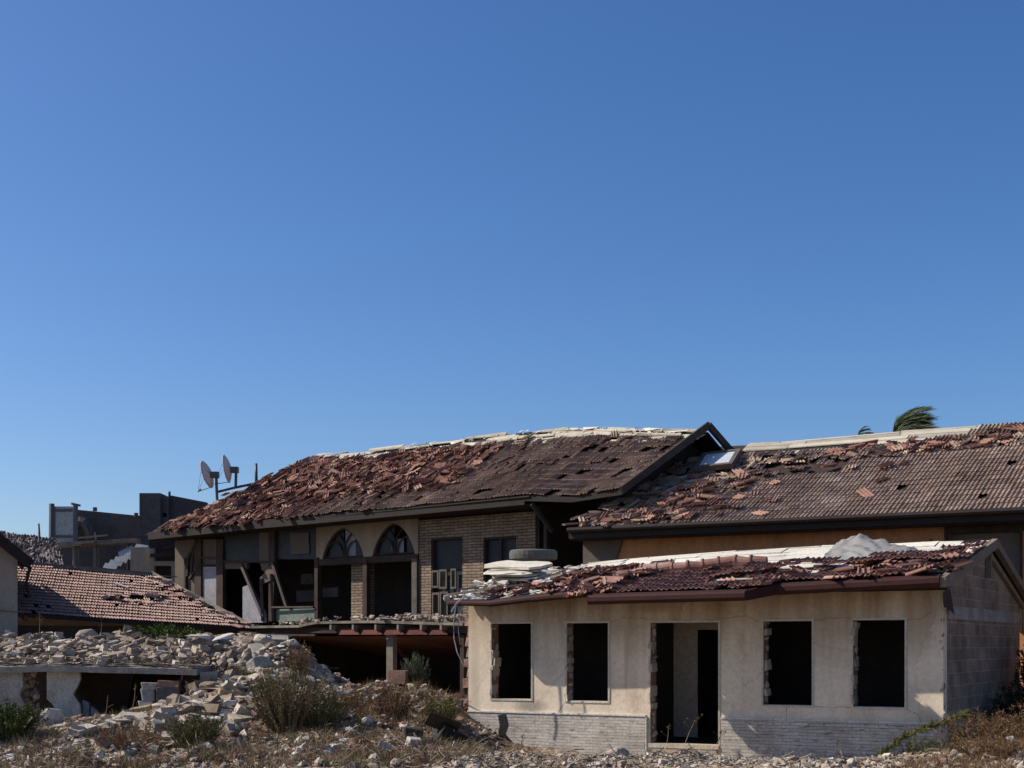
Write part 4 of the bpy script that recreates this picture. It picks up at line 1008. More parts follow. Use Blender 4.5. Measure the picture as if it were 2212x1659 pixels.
m.beam(p0_ - Vector((0, .1, .05)), p1_ - Vector((0, .1, .05)), .08, .24, .4); m.beam(p0_+Vector((0, 1.3, .02)), p1_+Vector((0, 1.3, .02)), 2.9, .08, .6); m.beam(p0_+Vector((0, 1.2, .02)), p2_+Vector((0, 1.2, .02)), 2.9, .08, .6); m.build('roof', M_fascia, he)
m = MB(); m.tube([p1_+Vector((-.02, .0, -.1)), p1_+Vector((-.12, .0, -.5)), p1_+Vector((-.05, 0, -.8))], .04, 6); m.build('drain_pipe', M_fascia, he)

# =================================================================== background buildings far left
random.seed(66)
def wbox(mb, u0, u1, v0, v1, Y, dep, r=.5, v0b=None):
    a = W(u0, v1, Y); b = W(u1, v0, Y); zb2 = W(u1, v0b if v0b is not None else v0, Y).z; za = W(u0, v0, Y).z
    vs = [(a.x, Y, a.z), (b.x, Y, a.z), (b.x, Y, zb2), (a.x, Y, za)]
    mb.add(vs + [(x, y+dep, z) for x, y, z in vs], [(0,1,2,3), (7,6,5,4), (0,4,5,1), (1,5,6,2), (2,6,7,3), (3,7,4,0)], r)
Yb = 56
hb2 = thing('dark_rendered_building', 'dark grey rendered building with stepped parapet against the sky at left', 'building', (W(230, 0, Yb).x, Yb, 0))
off = hb2.location.copy()
def rel(mb, parent_loc): mb.v = [(x-parent_loc[0], y-parent_loc[1], z-parent_loc[2]) for x, y, z in mb.v]; return mb
m = MB(); wbox(m, 167, 301, 1101, 1166, Yb, .3, .5, 1114); wbox(m, 129, 325, 1183, 1250, Yb+1, .3, .3); m.box(W(129,0,Yb).x, W(325,0,Yb).x, Yb, Yb+6, 0, W(0,1166,Yb).z+.02)
rel(m, off).build('parapet', M_darkconc, hb2)
m = MB(); wbox(m, 301, 346, 1065, 1260, Yb-.5, 2.5, .8); wbox(m, 346, 364, 1076, 1108, Yb-.3, 2, .6); wbox(m, 346, 351, 1108, 1117, Yb-.3, 2, .6); wbox(m, 360, 364, 1108, 1117, Yb-.3, 2, .6); wbox(m, 346, 364, 1117, 1165, Yb-.3, 2, .6)
rel(m, off).build('chimney_block', M_darkconc, hb2)
m = MB(); wbox(m, 364, 446, 1069, 1150, Yb-.1, .3, .9, 1085); rel(m, off).build('parapet_wall', pmat('brown_grey_render', [(.06,.052,.05), (.10,.085,.08)], 1, .4), hb2)
m = MB()
for u, v0, v1, w_ in ((205, 1096, 1104, .09), (366, 1062, 1072, .05), (294, 1108, 1116, .09)):
    m = MB(); m.tube([W(u, v1, Yb), W(u, v0, Yb)], w_, 6); rel(m, off).build('vent_pipe', M_metal, hb2)
m = MB(); pts = [W(167+40*math.cos(t)*.55+8, 1165-48*math.sin(t)*.8, Yb-.4) for t in [math.pi*i/10 for i in range(11)]]; m.tube(pts, .22, 6, .9); rel(m, off).build('arched_duct', M_darkconc, hb2)
# glazed rooftop frame
gf = thing('glazed_steel_frame', 'steel rooftop frame holding one dusty glass panel, at the far left', 'steel frame', (W(138, 0, 54).x, 54, 0)); off = gf.location
m = MB(); Yg = 54
m.tube([W(111, 1170, Yg), W(112, 1088, Yg)], .10, 6); m.tube([W(163, 1232, Yg), W(163, 1090, Yg)], .10, 6); m.beam(W(113, 1103, Yg), W(163, 1102, Yg), .1, .1); m.beam(W(113, 1159, Yg), W(163, 1159, Yg), .1, .1)
m.beam(W(118, 1094, Yg), W(118, 1162, Yg), .07, .07); m.beam(W(155, 1088, Yg), W(173, 1092, Yg), .15, .08)
rel(m, off).build('frame', M_metal, gf)
m = MB(); wbox(m, 119, 161, 1094, 1101, Yg-.02, .03); wbox(m, 119, 161, 1104, 1158, Yg-.02, .03); wbox(m, 119, 158, 1161, 1173, Yg-.02, .03); rel(m, off).build('glass_panel', M_frostglass, gf)
# platform
pf = thing('rusty_platform', 'rusty rooftop platform on thin posts below the dark parapet', 'platform', (W(200, 0, 53).x, 53, 0)); off = pf.location; Yp = 53
m = MB(); m.beam(W(120, 1178, Yp), W(300, 1168, Yp), .6, .16, .9); m.beam(W(108, 1170, Yp+.4), W(160, 1176, Yp+.4), .4, .1); m.beam(W(172, 1173, Yp-.3), W(207, 1171, Yp-.3), .3, .1, 1)
rel(m, off).build('deck', pmat('rusted_metal', [(.10,.055,.035), (.24,.17,.12), (.42,.36,.29)], 1.6, .3), pf)
m = MB()
for u in (163, 169, 206, 211, 277, 281): m.beam(W(u, 1250, Yp), W(u+random.uniform(-1, 1), 1172, Yp), .12 if u != 211 else .05, .12)
rel(m, off).build('post', M_greywood, pf)
m = MB(); m.beam(W(205, 1150, Yp), W(208, 1175, Yp), .05, .05); m.beam(W(170, 1162, Yp), W(232, 1156, Yp), .1, .06); rel(m, off).build('rail', M_greywood, pf)
# zinc sheets
for (pts, lab) in (([(222, 1226), (300, 1178), (326, 1182), (250, 1231)], 'large pale zinc sheet slumped between the posts below the parapet'), ([(255, 1198), (285, 1184), (290, 1192), (262, 1203)], 'small bent zinc sheet above the large slumped one')):
    m = MB(); a, b, c, d = [W(u, v, 51 + (i in (1, 2))*1.0) for i, (u, v) in enumerate(pts)]
    n = 14
    for i in range(n):
        p, q, r_, s_ = a.lerp(b, i/n), a.lerp(b, (i+1)/n), d.lerp(c, (i+1)/n), d.lerp(c, i/n); zz = .10 if i % 2 else 0
        up0, up1 = Vector((0, 0, .12*(i % 2))), Vector((0, 0, .12*((i+1) % 2)))
        m.add([p+up0, q+up1, r_+up1, s_+up0], [(0,1,2,3)], random.random())
    tag(m.build('zinc_sheet', M_sheet), lab, 'metal sheet')
# little cream shed wall + dark doorway left of C
sh = thing('cream_shed', 'small cream shed wall with a dark doorway beside the timber-framed house', 'shed', (W(350, 0, 50.5).x, 50.5, 0)); off = sh.location
m = MB(); wbox(m, 282, 322, 1182, 1255, 50.6, .2); wbox(m, 322, 333, 1185, 1255, 50.4, .2); wbox(m, 333, 378, 1212, 1222, 50.4, .2); wbox(m, 370, 378, 1222, 1260, 50.4, .2); rel(m, off).build('wall', plaster('cream_shed_plaster', (.38,.33,.26), (.15,.12,.09), ztop=5, streak=.4), sh)
m = MB(); wbox(m, 322, 385, 1160, 1212, 51.2, .3, .4); wbox(m, 333, 372, 1222, 1262, 51.2, .2, .1); m.box(W(282,0,51).x, W(385,0,51).x, 51.6, 54, 0, W(0,1200,51).z, .3); rel(m, off).build('dark_lean_to', M_innershade, sh)
m = MB(); m.beam(W(345, 1193, 50.5), W(378, 1191, 50.5), .05, .04, 1); m.beam(W(352, 1184, 50.5), W(376, 1180, 50.5), .05, .05, 1); m.beam(W(325, 1200, 50.3), W(385, 1197, 50.3), .1, .12, .0); rel(m, off).build('lath', M_darkwood, sh)
# far-left grey ruined roof
gr = thing('grey_ruined_house', 'low ruined house with grey broken roof tiles at the far left, under the glazed frame', 'house', (W(60, 0, 48).x, 48, 0)); off = gr.location
m = MB(); mt_ = MB(); pa, pb, pc, pd = W(-90, 1228, 46), W(132, 1228, 46), W(112, 1172, 50), W(-60, 1150, 50)
def posG(x, y):
    p = (pa*(1-x)+pb*x)*(1-y) + (pd*(1-x)+pc*x)*y; return p
for j in range(11):
    for i in range(46):
        a, b = (i+.5*(j % 2))/46, j/11
        if random.random() < .12: continue
        p = posG(a, b); rot = Euler((.55+random.gauss(0, .2), random.gauss(0, .15), random.gauss(0, .35)))
        mt_.add([p + Vector((0, 0, .05+random.random()*.08)) - off + rot.to_matrix() @ (v*1.15) for v in (frac_tile() if random.random() < .4 else TV)], TF, random.random())
mt_.build('roof_tiles', pmat('grey_stained_tile', [(.07,.06,.055), (.15,.115,.10), (.27,.21,.18), (.42,.37,.33)], 1.5, .7), gr)
m.add([p - off - Vector((0, 0, .03)) for p in (pa, pb, pc, pd)] , [(0,1,2,3)], .3); m.box(-3, 1.1, .2, 3.5, 0, pa.z-.1, .3); m.build('roof_deck', M_darkwood, gr)
# lone poles & dishes
def pole(label, pts, r, mt=M_metal, name='pole'): 
    m = MB(); b = Vector(pts[0]); m.tube([Vector(p)-b for p in pts], r, 7); o = m.build(name, mt, smooth=True); o.location = b; return tag(o, label, 'pole')
pole('thin leaning rod standing above the grey ruined roof', [W(88, 1216, 49), W(86, 1175, 49), W(83, 1131, 49)], .045)
pole('bare steel pole behind the left hip of the big roof, right of the dishes', [W(554, 1052, 50), W(553, 1001, 50)], .055)
def dish(u, v, Y, rad, yaw, pitch, pole_uv, label, tilt_roll=0):
    c = W(u, v, Y); t = thing('satellite_dish', label, 'satellite dish', c, 0, 'satellite dishes beside the big roof')
    M = Euler((0, 0, yaw)).to_matrix() @ Euler((0, -pitch, 0)).to_matrix()      # dish axis = local -x
    m = MB(); vs = []; fs = []; nr, na = 7, 32
    for side in (0, 1):
        for i in range(nr+1):
            r_ = rad*i/nr
            for k in range(na):
                a = 2*math.pi*k/na; vs.append(M @ Vector((-.42*r_*r_/rad*.75 + .012*side, r_*.92*math.cos(a), r_*math.sin(a)*1.05)))
    S = (nr+1)*na
    for sd in (0, 1):
        for i in range(nr):
            for k in range(na):
                k2 = (k+1) % na; q = (sd*S+i*na+k, sd*S+i*na+k2, sd*S+(i+1)*na+k2, sd*S+(i+1)*na+k); fs.append(q if sd else q[::-1])
    for k in range(na): k2 = (k+1) % na; fs.append((nr*na+k, nr*na+k2, S+nr*na+k2, S+nr*na+k))
    m.add(vs, fs, .5); m.build('reflector', M_dish, t, smooth=True, recalc=False)
    m = MB(); tip = M @ Vector((-rad*1.35, 0, -rad*.95)); m.tube([M @ Vector((-.25*rad, 0, -rad*.98)), tip], .014, 5)
    for s in (-1, 1): m.tube([M @ Vector((-.28*rad, s*rad*.6, rad*.5)), tip], .006, 4)
    arm = m.build('feed_arm', M_metal, t)
    m = MB(); m.tube([tip, tip + (M @ Vector((.12, 0, .05)))], .035, 7); m.build('feed_horn', M_metal, arm)
    m = MB(); back = M @ Vector((.02, 0, -.05)); pu = W(*pole_uv[0], Y) - c; pdn = W(*pole_uv[1], Y) - c
    m.box(-.1, .16, -.12, .12, -.12, .08, .2, Matrix.Translation(back + Vector((.08, 0, 0)))); m.build('mount_bracket', M_metal, t)
    m = MB(); m.tube([pdn, pu], .05, 7); m.build('mast', M_metal, t)
    return t
dish(455, 1022, 47.5, .46, R(-12), R(18), ((467, 1022), (469, 1080)), 'satellite dish facing left, the nearer and rounder of the two')
dish(498, 1011, 48.5, .47, R(-3), R(10), ((510, 1014), (509, 1052)), 'satellite dish seen almost edge-on, the right one of the two')
pole('horizontal steel bar joining the dish masts to the tiled hip', [W(469, 1063, 47.6), W(500, 1055, 48.3), W(553, 1044, 49.4)], .045, name='support_bar')

# =================================================================== CANOPY between the houses
random.seed(71)
G = Fr(*Cc.w(-7.4, -5.5)[:2], 40.0)
hg = fthing('timber_canopy', 'sagging timber canopy loaded with debris between the rubble and the cream house', 'canopy', G)
LG = G.hx(1012, 0)
def gz(u, v, y=0): return G.hit(u, v, y)[1]
m = MB(); nseg = 24
zt_ = [lin(i/nseg, [(0, gz(575, 1352)), (.28, gz(690, 1350)), (.30, gz(690, 1343)), (.6, gz(850, 1340)), (1, gz(1005, 1346))]) for i in range(nseg+1)]
for i in range(nseg):
    a, b = LG*i/nseg, LG*(i+1)/nseg
    for (y0_, y1_) in ((-.2, 4.5),):
        m.add([(a, y0_, zt_[i]), (b, y0_, zt_[i+1]), (b, y1_, zt_[i+1]+.1), (a, y1_, zt_[i]+.1), (a, y0_, zt_[i]-.06), (b, y0_, zt_[i+1]-.06), (b, y1_, zt_[i+1]+.04), (a, y1_, zt_[i]+.04)],
              [(0,1,2,3), (7,6,5,4), (0,4,5,1), (2,6,7,3), (0,3,7,4), (1,5,6,2)], random.random())
m.build('canopy_top', M_greywood, hg)
m = MB(); m.beam((.2, -.12, gz(585, 1371)), (G.hx(690), -.12, gz(690, 1372)), .1, .05, .8); m.beam((.1, -.05, gz(580, 1362)), (LG, -.0, gz(1005, 1362)), .12, .13, .2); m.build('front_beam', M_darkwood, hg)
m = MB(); x = G.hx(735)
us = [730, 778, 827, 875, 925, 968]
for a, b in zip(us, us[1:]):
    xa_, xb_ = G.hx(a, -.2), G.hx(b, -.2); zb2, zt2 = gz(a, 1371, -.2), gz(a, 1361, -.2)
    m.prism([(xa_+.02, zb2), (xb_-.02, zb2), (xb_-.16, zt2), (xa_+.12, zt2)], 'y', -.2, -.15, random.random())
m.build('red_fascia_plate', M_redpaint, hg)
m = MB()
for a in us: xa_ = G.hx(a); m.beam((xa_, -.25, gz(a, 1355)), (xa_, 4, gz(a, 1355)-.0), .06, .12, .5)
m.build('rafter', M_greywood, hg)
m = MB(); 
for i in range(22):
    xa_ = .5 + i*(LG-.7)/22; m.add([(xa_, .1, gz(800, 1374)), (xa_+(LG-.7)/22-.02, .1, gz(800, 1374)), (xa_+(LG-.7)/22-.02+.8, 4.2, 1.75), (xa_+.8, 4.2, 1.75)], [(0,1,2,3)], random.random())
m.build('sloping_planks', pmat('dark_red_plank', [(.07,.03,.02), (.19,.08,.055)], 2, .6), hg)
for (u0, u1, v1, mt) in ((841, 855, 1500, M_greywood), (1000, 1008, 1500, M_darkwood)):
    m = MB(); m.box(G.hx(u0, .1), G.hx(u1, .1), .0, .14, .6, gz(u0, 1371, .1), .3); m.build('post', mt, hg)
m = MB(); m.box(-.1, LG+1.5, 4.6, 4.7, .2, 2.5, .4); m.box(-.1, 0, .6, 4.6, .2, 2.5, .4); m.build('back_wall', M_innershade, hg)
m = MB()
m.prism([(G.hx(592, .3), .9), (G.hx(640, .3), .9), (G.hx(645, .3), gz(645, 1395, .3)), (G.hx(620, .3), gz(620, 1378, .3)), (G.hx(592, .3), gz(592, 1376, .3))], 'y', .3, .45, .5)
m.build('leaning_panel', pmat('rusty_brown_panel', [(.12,.07,.045), (.22,.14,.09), (.30,.22,.16)], 2, .3), hg)
m = MB()
for i in range(260):
    x = random.uniform(.3, LG-.1) if i < 90 else random.uniform(LG*.62, LG-.05); y = random.uniform(-.2, .8); i_ = min(nseg-1, int(x/LG*nseg)); s = random.uniform(.03, .12)
    put(m, random.choice((ROCK, FLAT)), Vector((x, y, zt_[i_] + .03 + random.random()*.10)), (s*1.3, s, s*.8))
m.build('roof_debris', M_rub, hg)
for (u, v, s, lab) in ((850, 1338, (.45, .3, .09), 'grey-green sack slumped on the canopy under the right arch opening'), (878, 1338, (.16, .15, .10), 'small pale bundle on the canopy right of the sack'), (965, 1337, (.10,.1,.08), 'white stone on the canopy beside the stone pier')):
    p = W(u, v, 33.6); slabthing('debris_piece', lab, 'debris', p, s, (0, .1, .3), M_concrete if u < 900 else M_paleconc, .8, random.choice(FLAT if s[2] < .1 and u < 860 else ROCK))

# =================================================================== RUIN F at left
random.seed(81)
Y0 = 28.6
rf = thing('concrete_ruin', 'half-buried concrete ruin with a thin slab roof over a dark opening', 'ruin', (W(200, 0, Y0).x, Y0, 0)); off = rf.location.copy()
m = MB(); 
pts = [(-30, 1440), (20, 1441), (100, 1438), (104, 1437), (230, 1441), (330, 1443), (425, 1446)]
for (u0, v0), (u1, v1) in zip(pts, pts[1:]):
    a, b = W(u0, v0, Y0), W(u1, v1, Y0); t = .12
    vs = [(a.x, Y0, a.z-t), (b.x, Y0, b.z-t), (b.x, Y0, b.z), (a.x, Y0, a.z), (a.x, Y0+3, a.z-t+.1), (b.x, Y0+3, b.z-t+.1), (b.x, Y0+3, b.z+.1), (a.x, Y0+3, a.z+.1)]
    m.add(vs, [(0,1,2,3), (7,6,5,4), (0,4,5,1), (1,5,6,2), (2,6,7,3), (3,7,4,0)], .35)
rel(m, off).build('slab', M_concrete, rf)
m = MB(); poly = [(-20, 1452), (48, 1452), (50, 1480), (42, 1500), (52, 1520), (48, 1550), (10, 1585), (-20, 1590)]
m.prism([(W(u, v, Y0+.15).x, W(u, v, Y0+.15).z) for u, v in poly], 'y', Y0+.15, Y0+.5, .6); rel(m, off).build('pillar', M_concrete, rf)
m = MB()
for i in range(90):
    t = random.random(); u = random.uniform(40, 82); v = random.uniform(1448, 1560); put(m, ROCK, W(u, v, Y0+.3), (random.uniform(.03, .09),)*3)
rel(m, off).build('rubble_core', pmat('brown_rubble_core', [(.13,.085,.055), (.25,.175,.12), (.40,.32,.25)], 3, .7), rf)
def fpanel(poly, Y, th, mt, name, r=.6):
    m = MB(); m.prism([(W(u, v, Y).x, W(u, v, Y).z) for u, v in poly], 'y', Y, Y+th, r); return rel(m, off).build(name, mt, rf)
fpanel([(101, 1450), (171, 1450), (173, 1468), (167, 1482), (157, 1500), (172, 1522), (173, 1600), (130, 1600), (128, 1545), (112, 1520), (101, 1510)], Y0+.35, .1, M_paleconc, 'plaster_panel', .0)
fpanel([(178, 1512), (192, 1518), (193, 1590), (180, 1590)], Y0+.5, .1, M_whitepanel, 'plaster_panel', .7); fpanel([(196, 1525), (220, 1545), (222, 1590), (198, 1590)], Y0+.5, .1, M_whitepanel, 'plaster_panel', .6)
fpanel([(170, 1450), (290, 1452), (270, 1560), (220, 1560), (172, 1500)], Y0+1.2, .1, pmat('brown_earth_wall', [(.03,.018,.011), (.065,.04,.025)], 1.5, .3), 'inner_wall')
fpanel([(60, 1445), (470, 1445), (470, 1600), (60, 1600)], Y0+2.4, .1, M_innershade, 'inner_wall')
fpanel([(432, 1452), (470, 1450), (462, 1490), (445, 1505), (434, 1500)], Y0+.1, .08, M_concrete, 'hanging_plaster', .6)
fpanel([(400, 1470), (425, 1485), (420, 1560), (405, 1540)], Y0+.15, .08, M_concrete, 'hanging_plaster', .3); fpanel([(478, 1460), (492, 1455), (512, 1505), (500, 1515)], Y0, .08, M_concrete, 'hanging_plaster', .4)
for i, (u, v, w_, h_, mt, lab) in enumerate([(325, 1478, .17, .09, M_concrete, 'top weathered block of the block stack in the ruin opening'), (322, 1498, .15, .14, M_whitepanel, 'pale lower block of the block stack in the ruin opening'),
        (365, 1495, .24, .20, M_darkconc, 'grey painted block right of the pale block in the ruin'), (368, 1473, .22, .07, M_rubbrick, 'reddish brick lump topping the grey painted block'), (318, 1520, .16, .10, M_paleconc, 'pale block at the foot of the block stack')]):
    slabthing('masonry_block', lab, 'block', W(u, v+4, Y0+.1), (w_, .18, h_), (0, 0, .15), mt, .5)
# rubble on the slab
m = MB()
for i in range(1900):
    u = random.uniform(-30, 440); Y = random.uniform(Y0+.05, Y0+3.2); s = random.choice((.02, .03, .04, .06, .09)); p = W(u, 1440, Y0); z = p.z + .05 + (Y-Y0)*.15 + random.random()*.10 + .30*max(0, nz(u*.02, Y*1.1, 1, 71)) * min(1, (Y-Y0)*1.2)
    put(m, random.choice((ROCK, FLAT, FLAT, BLOCK)), Vector(((u-CX)*Y/F, Y, z)) - off, (s*random.uniform(.7, 2.2), s, s*.8), tilt=.35)
m.build('slab_rubble', M_rub, rf)

# =================================================================== RUBBLE (uncountable) + picked-out stones
random.seed(91)
def rubble(name, label, mt, n, uf, yf, sz, tpls, keep=lambda x, y: True, sink=.25, tilt=.5, el=1.6):
    m = MB(); c = 0
    while c < n:
        u, Y = uf(), yf(); x = (u-CX)*Y/F; c += 1
        if inA(x, Y, .02) or not keep(u, Y): continue
        if 0 < u < 430 and Y0-.1 < Y < Y0+3.1: continue
        s = random.choice(sz)*random.uniform(.7, 1.3); put(m, random.choice(tpls), Vector((x, Y, hgt(x, Y)+s*sink)), (s*random.uniform(.8, el), s*random.uniform(.7, 1.1), s*random.uniform(.5, 1)), tilt=tilt)
    return tag(m.build(name, mt), label, 'rubble', kind='stuff')
rubble('masonry_rubble', 'mixed grey and beige masonry rubble covering the slope and forecourt', M_rub, 15000, lambda: U(-80, 1080), lambda: U(20.5, 33.5), (.016, .02, .026, .035, .05, .08), [ROCK, ROCK, FLAT, FLAT, ROCK])
rubble('gravel_rubble', 'small grey rubble along the front of the cream house', M_rub, 8000, lambda: U(1000, 2300), lambda: random.triangular(20.3, 25.2, 22), (.014, .02, .028, .045), [ROCK, ROCK, FLAT, BLOCK])
rubble('corner_rubble', 'pale stones and grit at the bottom right corner', M_rub, 2600, lambda: U(1650, 2330), lambda: U(17.8, 21.6), (.012, .018, .03, .05, .075), [ROCK, ROCK, FLAT])
rubble('pale_rubble', 'pale broken mortar and plaster flakes over the slope', M_rubpale, 1900, lambda: U(-40, 760), lambda: U(22, 32.5), (.02, .03, .05, .08, .12), [FLAT, FLAT, ROCK], lambda u, Y: nz(u*.008, Y*.35, 1, 3) > -.1, el=2.2, tilt=.4)
rubble('brick_rubble', 'reddish brick fragments mixed into the slope', M_rubbrick, 800, lambda: U(-40, 1080), lambda: U(21.5, 32.5), (.03, .05, .07), [BLOCK, ROCK])
rubble('coarse_rubble', 'coarse pale masonry chunks piled below the stone heap', M_rub, 420, lambda: U(330, 650), lambda: U(26.4, 29.4), (.06, .09, .13, .16), [ROCK, ROUND, FLAT, BLOCK], sink=.45, el=1.4)
rubble('mound_rubble', 'pale stony mound between the tall bush and the canopy post', M_rub, 420, lambda: U(690, 930), lambda: U(27.2, 29.6), (.04, .06, .09), [ROCK, ROUND, FLAT], sink=.45, el=1.4)
rubble('bank_rubble', 'pale chunks spilling down the bank toward the lower left', M_rub, 900, lambda: U(70, 520), lambda: U(24.2, 27.6), (.035, .05, .08, .12), [ROCK, FLAT, FLAT, BLOCK], lambda u, Y: nz(u*.01, Y*.6, 1, 81) > -.15, sink=.4, el=1.6, tilt=.45)
rubble('pier_rubble', 'pale stones heaped against the foot of the concrete ruin', M_rub, 900, lambda: U(-10, 470), lambda: U(26.8, 28.5), (.03, .045, .07, .1), [ROCK, FLAT, FLAT], sink=.3)
rubble('round_stone_rubble', 'heap of rounded wall stones right of the concrete ruin', M_rub, 520, lambda: U(420, 625), lambda: U(28.6, 31.8), (.09, .12, .16), [ROUND, ROUND, ROCK], el=1.2)
rubble('flat_slab_rubble', 'layered flat slab fragments spilling down in the middle of the slope', M_rub, 420, lambda: U(340, 620), lambda: U(26.6, 28.9), (.12, .17, .24), [FLAT], tilt=.3, el=1.7)

def stone(name, label, cat, u, v, Y, size, mt, rot=(0,0,0), r=.6, kind=BLOCK, sink=0):
    p = W(u, v, Y); p.z = max(p.z, hgt(p.x, p.y) + size[2]*.3)
    return slabthing(name, label, cat, p, size, rot, mt, r, random.choice(kind))
S_ = stone
S_('concrete_slab', 'white flat slab topping the stone heap, nearest the green bush', 'slab', 428, 1376, 30.8, (.36, .24, .07), M_paleconc, (R(8), .03, .1), .5, FLAT2)
S_('concrete_slab', 'bright tilted white slab right of the flat white slab on the heap', 'slab', 482, 1378, 30.4, (.32, .26, .06), M_paleconc, (R(24), -.25, .2), .7, FLAT2)
S_('concrete_slab', 'white square plate lying bright in the middle of the slope', 'slab', 492, 1540, 26.6, (.15, .14, .03), M_paleconc, (R(35), .08, .1), 1, )
S_('concrete_slab', 'thin white plate lying flat left of the square plate', 'slab', 455, 1552, 26.4, (.22, .1, .025), M_paleconc, (R(12), .03, 0), .9)
S_('concrete_slab', 'grey thick beam fragment lying below the heap of round stones', 'slab', 536, 1494, 28.4, (.40, .16, .11), M_concrete, (0, 0, -.1), .6)
0 and S_('concrete_slab', 'grey slab fallen against the left end of the canopy', 'slab', 760-15, 1392+90, 28.9, (.22, .14, .05), M_concrete, (.2, .1, .4), .5)
S_('concrete_slab', 'broad broken slab leaning at the top right of the stone heap', 'slab', 570, 1402, 30.9, (.30, .24, .05), M_concrete, (R(30), -.2, .4), .8)
S_('concrete_slab', 'long broken slab below the canopy corner, above the pale plaster lump', 'slab', 590, 1381, 31.4, (.36, .2, .06), M_concrete, (R(14), .04, .2), .6)
S_('white_chunk', 'jagged white chunk standing on edge in the lower left weeds', 'chunk', 214, 1636, 23.2, (.16, .07, .15), M_paleconc, (.2, .55, .5), .9, ROCK)
S_('plaster_lump', 'whitish plaster lump in front of the ruin pillar', 'chunk', 112, 1550, 28.0, (.26, .2, .34), M_paleconc, (.1, .1, .4), .0, ROUND)
S_('ochre_block', 'ochre stone block at the lip of the ruin opening', 'block', 307, 1540, 28.1, (.22, .17, .13), M_ochre, (.1, -.15, .2), .7)
S_('ochre_block', 'ochre broken block halfway down the slope, under the grey beam fragment', 'block', 487, 1510, 27.9, (.16, .13, .12), M_ochre, (.2, .2, .5), .4)
S_('ochre_block', 'upright ochre stone at the top left of the tall olive bush', 'block', 576, 1462, 29.3, (.1, .1, .16), M_ochre, (0, .1, .2), .8)
S_('plaster_lump', 'broad pale plaster lump beside the stone heap under the canopy corner', 'chunk', 560, 1445, 29.9, (.36, .2, .3), M_concrete, (.1, 0, .3), .9, ROUND)
S_('boulder', 'pale boulder at the right of the olive bush', 'boulder', 700-8, 1563, 26.2, (.22, .15, .12), M_rubpale, (.1, .1, .2), .3, ROCK)
S_('boulder', 'rounded pale boulder among the rusty weeds', 'boulder', 795, 1558, 26.0, (.13, .11, .12), M_rubpale, (0, .1, .4), .5, ROUND)
S_('boulder', 'big triangular grey boulder bottom centre', 'boulder', 832, 1630, 23.6, (.20, .15, .17), M_rubpale, (.1, .2, .9), .1, ROCK)
S_('hollow_block', 'pale square block fallen near the dark box', 'block', 893, 1622, 24.0, (.12, .12, .10), M_rubpale, (.1, .15, .3), .2)
S_('hollow_block', 'scorched dark block at the foot of the rusty weeds', 'block', 893, 1590, 24.8, (.18, .15, .16), M_darkstone, (.1, .05, .2), .6)
S_('hollow_block', 'dark lump between the scorched block and the toppled box', 'block', 928, 1600, 24.9, (.14, .12, .09), M_darkstone, (.1, .15, .6), .3, ROCK)
S_('boulder', 'small white stone below the toppled box', 'boulder', 980, 1612, 24.4, (.05, .06, .11), M_paleconc, (.1, .2, .2), .9, ROCK)
S_('boulder', 'knobbly grey boulder in front of the wall left of the doorway', 'boulder', 1335, 1640, 23.2, (.22, .18, .16), M_rub, (.1, .1, .2), .7, ROUND)
S_('boulder', 'flat-topped pale boulder just left of the door steps', 'boulder', 1405, 1636, 23.6, (.18, .15, .08), M_rubpale, (.1, .3, .2), .4, ROCK)
S_('boulder', 'pale stone right of the door steps', 'boulder', 1620, 1645, 22.9, (.10, .1, .08), M_rubpale, (.1, .1, .2), .4, ROCK)
S_('boulder', 'pale stone under the right-hand windows', 'boulder', 1765, 1648, 22.3, (.10, .1, .08), M_rubpale, (.2, .1, .7), .5, ROCK)
S_('boulder', 'white knobbly stone in the rusty brush at the right corner', 'boulder', 2090, 1618, 21.3, (.12, .1, .08), M_paleconc, (.2, .1, .7), .5, ROCK)
S_('boulder', 'large pale stone at the bottom right edge', 'boulder', 2185, 1640, 20.9, (.2, .14, .1), M_paleconc, (.2, .1, .7), .3, ROCK)
S_('boulder', 'brown pointed boulder at the top left of the pile, under the low roof eave', 'boulder', 190, 1372, 32.0, (.32, .2, .18), M_rub, (0, .1, .3), .6, ROCK)
S_('boulder', 'grey triangular boulder beside the brown pointed one', 'boulder', 232, 1374, 32.1, (.22, .2, .18), M_concrete, (0, .2, .8), .5, ROCK)
S_('boulder', 'brown boulder on the ruin slab left of the green bush', 'boulder', 400, 1408, 31.2, (.26, .2, .18), M_rub, (0, .2, .8), .5, ROCK)
for (u, v, lab) in ((862, 1462, 'upper red hollow brick beside the grey-green bush'), (905, 1512, 'lower red hollow brick below the grey-green bush')):
    m = MB(); w_, h_, d_ = (.19, .13, .15) if v < 1500 else (.33, .10, .12)
    m.box(-w_, w_, -d_, d_, -h_, h_, .6, jit=.01)
    o = m.build('hollow_brick', M_rubbrick); o.location = W(u, v, 28.9); o.rotation_euler = (0, .05, -.3); tag(o, lab, 'brick')
# plank shelf below
for (a, b, lab) in (((880, 1523), (1000, 1520), 'upper long grey plank by the house corner'), ((900, 1541), (975, 1537), 'lower shorter grey plank by the house corner')):
    m = MB(); p, q = W(*a, 28.2), W(*b, 27.8); c = (p+q)/2; m.beam(p-c, q-c, .25, .04, .6); o = m.build('plank', M_greywood); o.location = c; tag(o, lab, 'plank')
